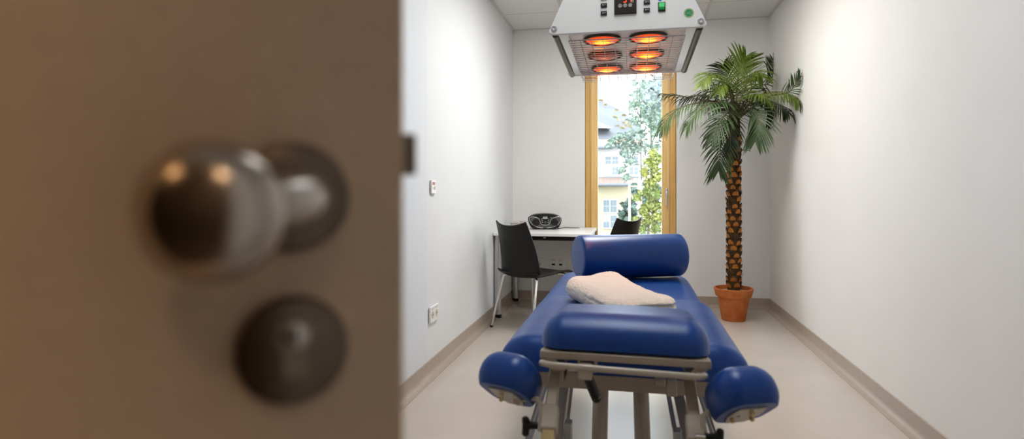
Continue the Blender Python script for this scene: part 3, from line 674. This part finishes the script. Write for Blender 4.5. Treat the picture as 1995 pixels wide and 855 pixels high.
cd = [P(1091,441,6.02),P(1098,438,6.1),P(1108,440,6.1),P(1120,440.5,6.08),P(1128,441,6.05)]
for q in cd: q.z = DZ+.0035
m = MB().tube([cd[0]+Vector((-.03,0,0))]+cd,.0032,8)
c2 = [q+Vector((-.004,-.04,0)) for q in cd[:4]]; m.tube([cd[0]+Vector((-.02,-.02,0))]+c2+[cd[4]+Vector((-.02,-.012,0)),cd[4]],.0030,8)
tag(obj('power_cable', m, M['cord'], None, (cd[2].x,cd[2].y,DZ), sharp=60), 'thin grey power cord lying on the desk right of the radio', 'cable')

YSQ = 1
# ------------------------------------------------------------------ sockets and wall plates
def wall_plate(name, label, cat, c, R, w, h, kind):
    t = thing(name, label, cat, c); t.rotation_euler = (0,0,R)       # local: x right along wall, -y out of the wall
    obj('cover_plate', MB().box(-w/2,w/2,-.011,0,-h/2,h/2), M['white_pl'], t, bevel=.0025)
    return t
def schuko(t, x, z=0, zl=.034, label_strip=True):
    n = 28
    pr = [(.0205,0),(.0205,.0015),(.0185,.0015),(.018,-.004),(0,-.004)]
    o = obj('outlet', MB().lathe([(0,.0004),(.0188,.0004),(.0205,.0012),(.0205,0),(0,0)][::-1],Matrix.Translation((x,-.0111,z)) @ RX,n), M['socket_in'], t)
    for q in (-1,1): obj('pin_hole', MB().lathe([(0,0),(.0028,0),(.0028,.0008),(0,.0008)],Matrix.Translation((x+q*.0095,-.0115,z)) @ RX,10), M['black'], o)
    obj('label_strip', MB().box(x-.020,x+.020,-.0121,-.0108,z+zl,z+zl+.006), M['mark'], t)
def on_left(px, py):
    d = XL/(((px-997.5)/F)*CY-SY); return P(px,py,d)
a = on_left(839,612)
t = wall_plate('double_socket', 'white double power socket low on the left wall', 'socket', (XL+.0035,a.y,a.z), PI/2, .151, .095, 0)
schuko(t,-.0355,-.004); schuko(t,.0355,-.004)
a = on_left(838,364)
t = wall_plate('call_switch', 'white wall switch with small red indicator on left wall', 'switch', (XL+.0035,a.y,a.z), PI/2, .081, .081, 0)
obj('red_indicator', MB().box(-.026,.006,-.0125,-.0108,.012,.028), mat('red_lamp',(.55,.06,.01),.35,noise_amt=.2,nscale=60), t, bevel=.0008)
obj('clear_window', MB().box(.007,.026,-.0122,-.0108,.012,.028), M['mark'], t)
obj('round_key', MB().lathe([(0,0),(.0115,0),(.0105,.0025),(0,.003)],Matrix.Translation((.012,-.011,-.006)) @ RX,20), M['socket_in'], t)
obj('slot', MB().box(-.022,-.012,-.0118,-.0108,-.014,.0), M['mark'], t)
def on_back(px, py):
    dr = P(px,py,1)-Vector((0,0,CH)); return Vector((0,0,CH))+dr*(YB/dr.y)
a = on_back(1084.5,514)
t = wall_plate('data_socket', 'white double data socket plate on back wall under the desk', 'socket', (a.x,YB,a.z), 0, .152, .085, 0)
for x in (-.036,.036):
    obj('socket_insert', MB().box(x-.030,x+.030,-.0125,-.010,-.036,.024), M['white_pl'], t, bevel=.001)
    obj('jack', MB().box(x-.016,x+.016,-.0132,-.012,-.016,.002), M['black'], t)
    obj('label_strip', MB().box(x-.026,x+.026,-.0122,-.0105,.028,.036), M['mark'], t)
a = on_back(1049,514)
t = wall_plate('power_socket', 'white power socket on back wall just behind the chair', 'socket', (a.x,YB,a.z), 0, .081, .085, 0)
schuko(t,0,-.004,.032)

# ------------------------------------------------------------------ potted palm
pc = P(1426.5,612,5.42); PX, PY = pc.x, pc.y; P0 = (PX,PY,0)
pm = thing('potted_palm', 'tall artificial palm tree in a terracotta pot in the right corner', 'palm', P0)
prof = [(0,0),(.092,0),(.096,.006),(.128,.195),(.130,.200),(.143,.203),(.147,.212),(.155,.250),(.160,.262),(.160,.270),(.154,.274),(.146,.272),(.140,.255),(.136,.235),(0,.235)]
obj('pot', MB().lathe(prof,Matrix.Translation(P0),56), M['terracotta'], pm, P0, sharp=50)
obj('soil', MB().lathe([(0,.230),(.137,.230),(.137,.240),(.07,.247),(0,.248)],Matrix.Translation(P0),32), M['soil'], pm, P0)
tops = [Vector((PX+.004*math.sin(z*3)+.012*max(0,z-.9),PY,z)) for z in [.235+.05*i for i in range(31)]]
tk = MB(); tk.tube(tops,[.052-.006*math.sin(i*.9)*.3-.004*(i/30) for i in range(31)],20)
def along(z):
    f = max(0,min(29.999,(z-.235)/.05)); i = int(f); return tops[i].lerp(tops[i+1],f-i)
row = 0; z = .285
while z < 1.56:
    for k_ in range(5):
        a = 2*PI*(k_+.5*(row%2))/5 + random.uniform(-.12,.12) + row*.12
        ra = Vector((math.cos(a),math.sin(a),0)); ta = Vector((-math.sin(a),math.cos(a),0)); c = along(z)+Vector((0,0,random.uniform(-.006,.006)))
        def curve(w, h, r0, r1, dz, mi, nn=8):
            vs=[c+ra*(r0-.012)+Vector((0,0,dz+h*.4))]; 
            for i in range(nn+1):
                th = PI*i/nn; x = w*math.cos(th); zz = h*math.sin(th)**.8
                rr = math.sqrt(max(1e-6,r0*r0-x*x)) + (r1-r0)*(zz/h)
                vs.append(c+ra*rr+ta*x+Vector((0,0,dz+zz)))
            fs=[(0,i,i+1) for i in range(1,nn+1)]
            tk.add(vs,fs,mi)
            # front face bulge
            b0=len(vs); cen=c+ra*(r0+ (r1-r0)*.45+.004)+Vector((0,0,dz+h*.40))
            tk.add([cen]+vs[1:],[(0,i,i+1) for i in range(1,nn+1)]+[(0,nn+1,1)],mi)
        curve(.036,.058,.0545,.064,-.012,0)
        if random.random() < .93: curve(.0245+random.uniform(-.003,.004),.039+random.uniform(-.004,.004),.0580,.0665,-.004,1)
        for q in range(2):
            b_ = c+ra*.055+ta*random.uniform(-.035,.035)+Vector((0,0,random.uniform(0,.04)))
            tk.tube([b_, b_+ra*random.uniform(.008,.02)+Vector((0,0,random.uniform(.004,.02)))],[.0018,.0004],4,0)
    z += .0515; row += 1
# fibrous neck under the crown
tk.tube([tops[-5],tops[-2],tops[-1]+Vector((.004,0,.05)),tops[-1]+Vector((.008,0,.11))],[.052,.048,.040,.018],16,0)
obj('trunk', tk, [M['bark'],M['scale']], pm, P0, sharp=50)
stub = obj('dry_stem', MB().tube([P(1438,300,5.40),P(1443,292,5.36),P(1451,293,5.3),P(1460,295,5.28)],[.006,.004,.0025,.001],8), M['bark'], pm, P0)
YSQ = KY
def catmull(pts, n):
    p = [pts[0]*2-pts[1]]+pts+[pts[-1]*2-pts[-2]]; out=[]
    segs = len(pts)-1
    for i in range(n+1):
        f = i/n*segs; k_ = min(segs-1,int(f)); t = f-k_; a,b,c,d = p[k_],p[k_+1],p[k_+2],p[k_+3]
        out.append(.5*((2*b)+(c-a)*t+(2*a-5*b+4*c-d)*t*t+(3*b-a-3*c+d)*t**3))
    return out
CAMV = Vector((0,0,CH))
def clampw(p):
    if p.x > XR-.012: p.x = XR-.012-random.random()*.004
    if p.y > YB-.012: p.y = YB-.012
    return p
def frond(path, L, mk, nmode='cam', droop=.5, nl=30, w=.0044, start=.12, fwd=.5):
    root = along(1.62)+Vector((.008,0,.06))
    pts = [root]+[P(*q) for q in path]
    sp = [clampw(q) for q in catmull(pts, 46)]; m = MB()
    m.tube(sp,[.0065*(1-i/47)+.0012 for i in range(47)],6,1)
    up = Vector((0,0,1)); toc = (CAMV-sp[20]).normalized()
    N = {'cam':toc,'up':up,'mix':(toc*.7+up*.8)}[nmode].normalized()
    nl = int(nl*.72)
    for i in range(nl):
        t = start+(1-start)*(i+.5)/nl; f = t*46; k_ = min(45,int(f)); b = sp[k_].lerp(sp[k_+1],f-k_)
        T = (sp[min(46,k_+2)]-sp[max(0,k_-1)]).normalized(); S = T.cross(N)
        if S.length < .05: S = T.orthogonal()
        S.normalize(); N2 = S.cross(T)
        prof = (.45+.55*math.sin(PI*min(1,.12+t*.75)))*(1-.35*max(0,t-.8)/.2)
        for sg in (-1,1):
            l = L*prof*random.uniform(.86,1.1)
            d = (S*sg*(.85-.35*t)+T*(fwd+.5*t)+N2*random.uniform(.05,.22)).normalized()
            pos = b.copy(); row=[]; ns = 5
            for q in range(ns+1):
                u = q/ns; wd = w*(.35+1.1*math.sin(PI*min(1,u*.85+.15)))*(1 if u<.99 else .12)
                sd = d.cross(N2); 
                if sd.length < .05: sd = d.orthogonal()
                sd.normalize(); row.append((pos-sd*wd, pos+N2*wd*.35, pos+sd*wd))
                d = (d+Vector((0,0,-droop*.42*(.4+u)))+Vector((random.uniform(-.05,.05),random.uniform(-.05,.05),random.uniform(-.05,.05)))).normalized()
                pos = pos + d*(l/ns)
            vs=[clampw(v) for r_ in row for v in r_]; fs=[]
            for q in range(ns):
                for s2 in (0,1): fs.append((q*3+s2,q*3+s2+1,q*3+3+s2+1,q*3+3+s2))
            m.add(vs,fs,0)
    return obj('frond', m, [M[mk],M['rachis']], pm, P0, sharp=180)
# back, with shade put into the leaf colour
frond([(1410,190,5.6),(1385,172,5.75),(1368,192,5.85)], .20, 'leaf_shade','mix',.6)
frond([(1470,192,5.65),(1490,205,5.72),(1500,235,5.72)], .22, 'leaf_shade','mix',.7)
frond([(1463,172,5.55),(1492,165,5.70),(1503,142,5.72),(1508,117,5.72)], .16, 'leaf_shade','cam',.0, 26)
frond([(1478,200,5.3),(1512,206,5.08),(1532,222,4.96)], .22, 'leaf_shade','up',.9)
frond([(1420,172,5.48),(1412,145,5.52),(1407,128,5.5)], .20, 'leaf_shade','cam',.45, 22)
frond([(1400,196,5.55),(1362,186,5.6),(1330,196,5.65),(1315,222,5.66)], .20, 'leaf_shade','up',.9)
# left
frond([(1405,203,5.38),(1365,195,5.32),(1322,187,5.28),(1288,183,5.25)], .21, 'leaf_shade','up',.85, 34)
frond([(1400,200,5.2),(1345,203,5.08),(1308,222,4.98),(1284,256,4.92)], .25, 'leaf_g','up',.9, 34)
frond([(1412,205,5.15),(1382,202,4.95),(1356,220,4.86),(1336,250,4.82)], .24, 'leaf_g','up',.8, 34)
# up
frond([(1432,195,5.40),(1435,155,5.42),(1443,127,5.40),(1450,112,5.36)], .235, 'leaf_lit','cam',.28, 36, start=.2)
frond([(1446,178,5.34),(1459,150,5.28),(1471,141,5.2),(1482,152,5.15)], .22, 'leaf_lit','mix',.5, 28, start=.2)
frond([(1418,178,5.3),(1401,152,5.16),(1381,147,5.06),(1364,168,5.0)], .19, 'leaf_lit','mix',.6, 30, start=.2)
frond([(1426,190,5.28),(1418,170,5.15),(1408,165,5.05),(1398,182,5.0)], .19, 'leaf_lit','mix',.5, 24, start=.25)
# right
frond([(1470,190,5.25),(1512,180,5.0),(1540,189,4.86),(1551,199,4.8)], .19, 'leaf_lit','up',.95, 34)
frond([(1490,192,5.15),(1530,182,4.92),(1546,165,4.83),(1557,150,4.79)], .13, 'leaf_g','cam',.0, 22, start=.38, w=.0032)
frond([(1452,200,5.2),(1464,186,5.02),(1482,186,4.88),(1498,203,4.82)], .17, 'leaf_lit','up',.7, 26)
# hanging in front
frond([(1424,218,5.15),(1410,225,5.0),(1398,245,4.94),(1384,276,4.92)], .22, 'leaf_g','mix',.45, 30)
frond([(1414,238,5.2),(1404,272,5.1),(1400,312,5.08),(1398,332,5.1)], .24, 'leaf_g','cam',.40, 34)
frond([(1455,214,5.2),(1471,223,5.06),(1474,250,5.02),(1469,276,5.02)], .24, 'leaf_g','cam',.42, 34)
frond([(1428,232,5.15),(1421,262,5.05),(1421,295,5.04)], .19, 'leaf_shade','cam',.5, 24)

YSQ = KY
# ------------------------------------------------------------------ outside: house, trees, stakes
OF = Matrix.Rotation(YAW,4,'Z')
struct('ground', MB().box(-40,40,YB+.3,80,-.75,-.62), M['lawn'], 'pale lawn and gravel outside the window', 'ground')
DH = 22.0
def Q(px,py,d=DH): return P(px,py,d)
hc = Q(1190,470); house = thing('house', 'cream villa with slate mansard roof seen through the window', 'building', (hc.x,hc.y,-.62)); H0=(hc.x,hc.y,-.62)
fw = Vector((-SY,CY,0)); rt = Vector((CY,SY,0))
def slab(m, px0,px1,py0,py1,d,t):
    a=Q(px0,py1,d); b=Q(px1,py1,d); c=Q(px1,py0,d); e=Q(px0,py0,d); f_=fw*t
    m.add([a,b,c,e,a+f_,b+f_,c+f_,e+f_],[(0,1,2,3),(7,6,5,4),(0,4,5,1),(1,5,6,2),(2,6,7,3),(3,7,4,0)]); return m
X0, X1 = 1090, 1262
obj('lower_wall', slab(MB(),X0,X1-30,350,468,22,5), M['stucco'], house, H0, smooth=False)
obj('upper_wall', slab(MB(),X0,X1-16,284,346,22.3,4.5), M['stucco_w'], house, H0, smooth=False)
m = MB(); a=Q(X0,357,21.5); b=Q(X1-28,357,21.5); c=Q(X1-28,344,22.3); e=Q(X0,344,22.3)
m.add([a,b,c,e],[(0,1,2,3)]); obj('tiled_cornice', m, M['tile'], house, H0, smooth=False)
obj('gutter', MB().tube([Q(X0,360,21.45),Q(X1-26,360,21.45)],.05,8), M['gutter'], house, H0)
obj('window_ledge', slab(MB(),X0,X1-18,344,347.5,22.2,.2), M['gutter'], house, H0, smooth=False)
# upper tile band, then the slate slope with a falling right hip
m = MB(); a=Q(X0,286,21.8); b=Q(1262,284,21.8); c=Q(1256,268,22.6); e=Q(X0,270,22.6); m.add([a,b,c,e],[(0,1,2,3)])
obj('eaves_tiles', m, M['tile'], house, H0, smooth=False)
m = MB(); pr = [Q(X0,271,22.5),Q(1258,270,22.5),Q(1246,247,24),Q(1228,228,25.2),Q(1205,212,26),Q(1164,191,27),Q(1130,174,27.5),Q(X0,174,27.5)]
m.add(pr,[tuple(range(len(pr)))]); obj('slate_roof', m, M['slate'], house, H0, smooth=False)
obj('eaves_gutter', MB().tube([Q(X0,287,21.8),Q(1190,287,21.8),Q(1215,279,21.8),Q(1240,287,21.8)],.06,8), M['gutter'], house, H0)
m = MB(); a=Q(1130,249,22.6); b=Q(1192,249,22.6); c=Q(1165,238,22.6); e=Q(1130,232,22.6); m.add([a,b,c,e]+[q+fw*1.2 for q in (a,b,c,e)],[(0,1,2,3),(2,1,5,6),(3,2,6,7)])
obj('roof_dormer', m, M['stucco_w'], house, H0, smooth=False)
m = MB()
for px,py,r_ in ((1200,215,3),(1215,224,2),(1198,228,3),(1208,236,5),(1216,240,4),(1203,246,3),(1222,246,4),(1170,195,3),(1180,203,2.5),(1228,238,3),(1212,250,3)):
    d_ = 22.2+(271-py)*.055
    for q in range(16):
        c = Q(px+random.uniform(-r_,r_)*1.3,py+random.uniform(-r_,r_)*.8,d_); s_ = .02+random.random()*.03
        m.add([c-rt*s_*1.6-Vector((0,0,s_*.5)),c+rt*s_*1.6-Vector((0,0,s_*.5)),c+rt*s_+Vector((0,0,s_*.6)),c-rt*s_+Vector((0,0,s_*.6))],[(0,1,2,3)])
obj('roof_lichen', m, M['lichen'], house, H0, smooth=False)
def casement(x0,x1,y0,y1,d,cols,rows,curt=()):
    w = obj('window', slab(MB(),x0-1.5,x1+1.5,y0-1.5,y1+1.5,d-.06,.05), M['win_w'], house, H0, smooth=False)
    cw=(x1-x0)/cols; rh=(y1-y0)/rows
    for i in range(cols):
        for j in range(rows):
            gp=.55
            obj('casement_glass', slab(MB(),x0+i*cw+gp+(.7 if i==cols//2 else 0),x0+(i+1)*cw-gp-(.7 if i==cols//2-1 else 0),y0+j*rh+gp,y0+(j+1)*rh-gp,d-.08,.03), M['win_c' if (i,j) in curt else 'win_g'], w, H0, smooth=False)
casement(1178,1204,304,320,22.3,4,2)
casement(1178,1204,325,340,22.3,4,2,((0,0),(1,0),(0,1),(1,1)))
casement(1174,1201,389,414,22,4,2)
casement(1174,1201,419,444,22,4,2,((0,0),(1,0)))
casement(1225,1243,304,320,22.3,2,2)
casement(1225,1243,325,340,22.3,2,2)

def leaves(mb, pts, size, n, spread, d):
    for i in range(n):
        px,py,r_ = random.choice(pts); 
        q = P(px+random.gauss(0,r_*.45),py+random.gauss(0,r_*.45),d+random.gauss(0,spread)); s_ = size*random.uniform(.6,1.2)
        a = Vector((random.gauss(0,1),random.gauss(0,1),random.gauss(0,1))).normalized(); b = a.orthogonal().normalized(); b = Matrix.Rotation(random.random()*6.28,3,a) @ b; c = a.cross(b)
        mb.add([q-b*s_, q-b*s_*.25+c*s_*.55, q+b*s_, q-b*s_*.25-c*s_*.55],[(0,1,2,3)])
    return mb
def tree(name,label,cat,base,stem_pts,branches,clusters,size,n,spread,d,lm,tr,group=None):
    t = thing(name,label,cat,(base.x,base.y,-.62),group=group); o=(base.x,base.y,-.62)
    obj('stem', MB().tube([base]+stem_pts,[tr*(1-.75*i/len(stem_pts)) for i in range(len(stem_pts)+1)],8), M['btrunk'], t, o)
    m = MB()
    for a,b in branches: m.tube([a,(a+b)/2+Vector((0,0,.06)),b],[tr*.4,tr*.25,tr*.1],5)
    if branches: obj('branches', m, M['btrunk'], t, o)
    obj('foliage', leaves(MB(),clusters,size,n,spread,d), M[lm], t, o, smooth=False); return t
def gb(px,d): 
    q = P(px,400,d); q.z = -.62; return q
# pale young maple
cl = [(1240,185,14),(1255,165,10),(1233,205,12),(1250,215,15),(1262,235,16),(1235,235,12),(1272,250,16),(1245,262,16),(1225,268,12),(1205,266,8),(1192,275,7),(1185,284,5),(1212,282,9),(1232,290,14),(1255,285,16),(1275,285,14),(1228,312,9),(1211,330,7),(1220,345,7),(1215,300,8),(1235,162,5),(1280,225,12),(1268,200,10)]
tree('maple_tree','slender young maple with pale grey green leaves outside the window','tree',gb(1249,12.5),[P(1249,440,12.5),P(1248,330,12.5),P(1247,240,12.5),P(1245,165,12.5)],
     [(P(1248,300,12.5),P(1195,276,12.45)),(P(1248,320,12.5),P(1212,335,12.4)),(P(1247,260,12.5),P(1280,245,12.55)),(P(1247,230,12.5),P(1228,200,12.45)),(P(1249,350,12.5),P(1268,300,12.55))],
     cl,.046,2600,.30,12.5,'lf_pale',.025)
cl = [(1262,315,12),(1275,325,12),(1255,335,10),(1280,345,12),(1268,355,14),(1258,375,12),(1278,380,13),(1268,400,14),(1255,410,10),(1280,420,12),(1262,430,12),(1275,445,10),(1240,385,7),(1238,430,8),(1250,445,8),(1272,300,10),(1284,310,10),(1284,400,8)]
tree('sapling','small sapling with yellow green leaves beside the wooden stakes','tree',gb(1274,8.4),[P(1274,440,8.4),P(1272,380,8.4),P(1268,320,8.4),P(1264,290,8.4)],
     [(P(1272,390,8.4),P(1256,372,8.35)),(P(1270,350,8.4),P(1284,330,8.45)),(P(1273,420,8.4),P(1250,410,8.35))],
     cl,.029,2800,.16,8.4,'lf_yel',.022)
m_cl = [(1225,392,4),(1218,400,6),(1230,402,7),(1222,412,9),(1212,416,7),(1232,418,8),(1225,428,9),(1212,432,7),(1205,440,6),(1220,442,9),(1236,440,8),(1232,365,5),(1238,375,6)]
tree('conifer','dark blue green conifer in front of the cream house','tree',gb(1226,15),[P(1226,440,15),P(1226,400,15),P(1228,370,15)],[],m_cl,.10,650,.3,15,'lf_con',.05)
tree('garden_shrub','blue green shrub behind the wooden stakes outside','shrub',gb(1262,17.5),[P(1262,440,17.5),P(1262,400,17.5)],[],[(1262,360,10),(1272,385,12),(1256,390,10),(1265,415,12),(1278,430,10),(1280,370,8)],.11,520,.3,17.5,'lf_con',.05)
for i,(px,lab,cls) in enumerate(((1268,'pale hazy tall tree behind the slate roof',[(1265,165,10),(1275,180,12),(1258,190,8),(1270,205,12),(1262,225,10),(1280,160,10),(1250,178,6),(1255,215,7)]),(1290,'pale hazy birch far behind, right edge of the window',[(1285,170,8),(1290,200,10),(1286,235,10),(1292,260,12),(1284,215,7),(1280,250,8)]))):
    bd = 30 if px < 1280 else 36
    tree('background_tree',lab,'tree',gb(px,bd),[P(px,400,bd),P(px,280,bd),P(px-2,170,bd)],[],cls,.20,520,.6,bd,'lf_far',.12,group='hazy trees behind the house')
# stakes
sc_ = P(1246,455,10.2); ts = thing('tree_stakes','pale wooden tree stakes tied with crossbars outside the window','tree support',(sc_.x,sc_.y,-.62)); S0=(sc_.x,sc_.y,-.62)
for px,d,top in ((1225.5,10.3,355),(1246.5,10.0,355),(1267,10.4,350)):
    a=P(px,top,d); b=a.copy(); b.z=-.62
    obj('stake', MB().tube([b,a],.020 if px!=1246.5 else .024,10), M['stake'], ts, S0)
obj('crossbar', MB().beam(P(1222,354,10.2),P(1275,352,10.3),.03,.035), M['stake'], ts, S0)
obj('crossbar', MB().beam(P(1223,363,10.2),P(1250,362,10.1),.02,.018), M['stake'], ts, S0)

# ------------------------------------------------------------------ lights
def area(name, loc, sx, sy, energy, col, rot=(0,0,0)):
    l = bpy.data.lights.new(name,'AREA'); l.shape='RECTANGLE'; l.size=sx; l.size_y=sy; l.energy=energy; l.color=col
    o = bpy.data.objects.new(name,l); COL.objects.link(o); o.location=loc; o.rotation_euler=rot; return o
def unseen_ceiling_light(x,y,sx,sy,energy,col,label):
    t = thing('unseen_ceiling_light', label, 'ceiling light', (x,y,H-.02))
    fr = MB().box(x-sx/2-.02,x+sx/2+.02,y-sy/2-.02,y-sy/2,H-.02,H-.001).box(x-sx/2-.02,x+sx/2+.02,y+sy/2,y+sy/2+.02,H-.02,H-.001).box(x-sx/2-.02,x-sx/2,y-sy/2,y+sy/2,H-.02,H-.001).box(x+sx/2,x+sx/2+.02,y-sy/2,y+sy/2,H-.02,H-.001)
    obj('light_frame', fr, M['white'], t, (x,y,H-.02))  # frame added around the unseen area light
    area('lamp',(x,y*KY,H-.012),sx,sy,energy,col)
unseen_ceiling_light(.0,1.75,.6,1.2,14,(.92,.96,1.0),'added unseen fill light on the ceiling over the near end of the room')  # fill light added to brighten the near room, its fixture is unseen
unseen_ceiling_light(.05,4.3,.6,1.2,37,(1.0,.975,.94),'added unseen fill light on the ceiling over the far end of the room')  # second added fill, brightens the far room from an unseen fixture
unseen_ceiling_light(-1.35,-1.7,.35,1.0,6,(1.0,.60,.30),'warm ceiling light in the corridor left of the doorway')
unseen_ceiling_light(.85,-1.15,.45,1.2,44,(1.0,.70,.44),'warm ceiling light in the corridor right of the doorway')

w = bpy.data.worlds.new('overcast'); SC.world = w; w.use_nodes = True; nt = w.node_tree; bg = nt.nodes['Background']
tc = nt.nodes.new('ShaderNodeTexCoord'); sp = nt.nodes.new('ShaderNodeSeparateXYZ'); nt.links.new(tc.outputs['Generated'], sp.inputs[0])
cr = nt.nodes.new('ShaderNodeValToRGB'); cr.color_ramp.elements[0].position=0; cr.color_ramp.elements[0].color=(.93,.97,1,1); cr.color_ramp.elements[1].color=(.80,.90,1,1)
nt.links.new(sp.outputs[2], cr.inputs[0]); nt.links.new(cr.outputs[0], bg.inputs[0]); bg.inputs[1].default_value = 5.0

# ------------------------------------------------------------------ camera
cam = bpy.data.cameras.new('camera'); co = bpy.data.objects.new('camera', cam); COL.objects.link(co)
co.location = (0,0,CH); co.rotation_euler = (PI/2,0,YN)
cam.sensor_width = 36; cam.lens = FN/1995*36; cam.shift_y = -(427.5-HOR)/1995; cam.clip_start = .01; cam.clip_end = 300
cam.dof.use_dof = True; cam.dof.focus_distance = 3.3; cam.dof.aperture_fstop = 2.9
SC.camera = co
SC.view_settings.view_transform = 'Standard'; SC.view_settings.look = 'Medium High Contrast'; SC.view_settings.exposure = 0
SC.cycles.use_denoising = True; SC.cycles.max_bounces = 10; SC.cycles.diffuse_bounces = 6; SC.cycles.transparent_max_bounces = 12; SC.cycles.sample_clamp_indirect = 6
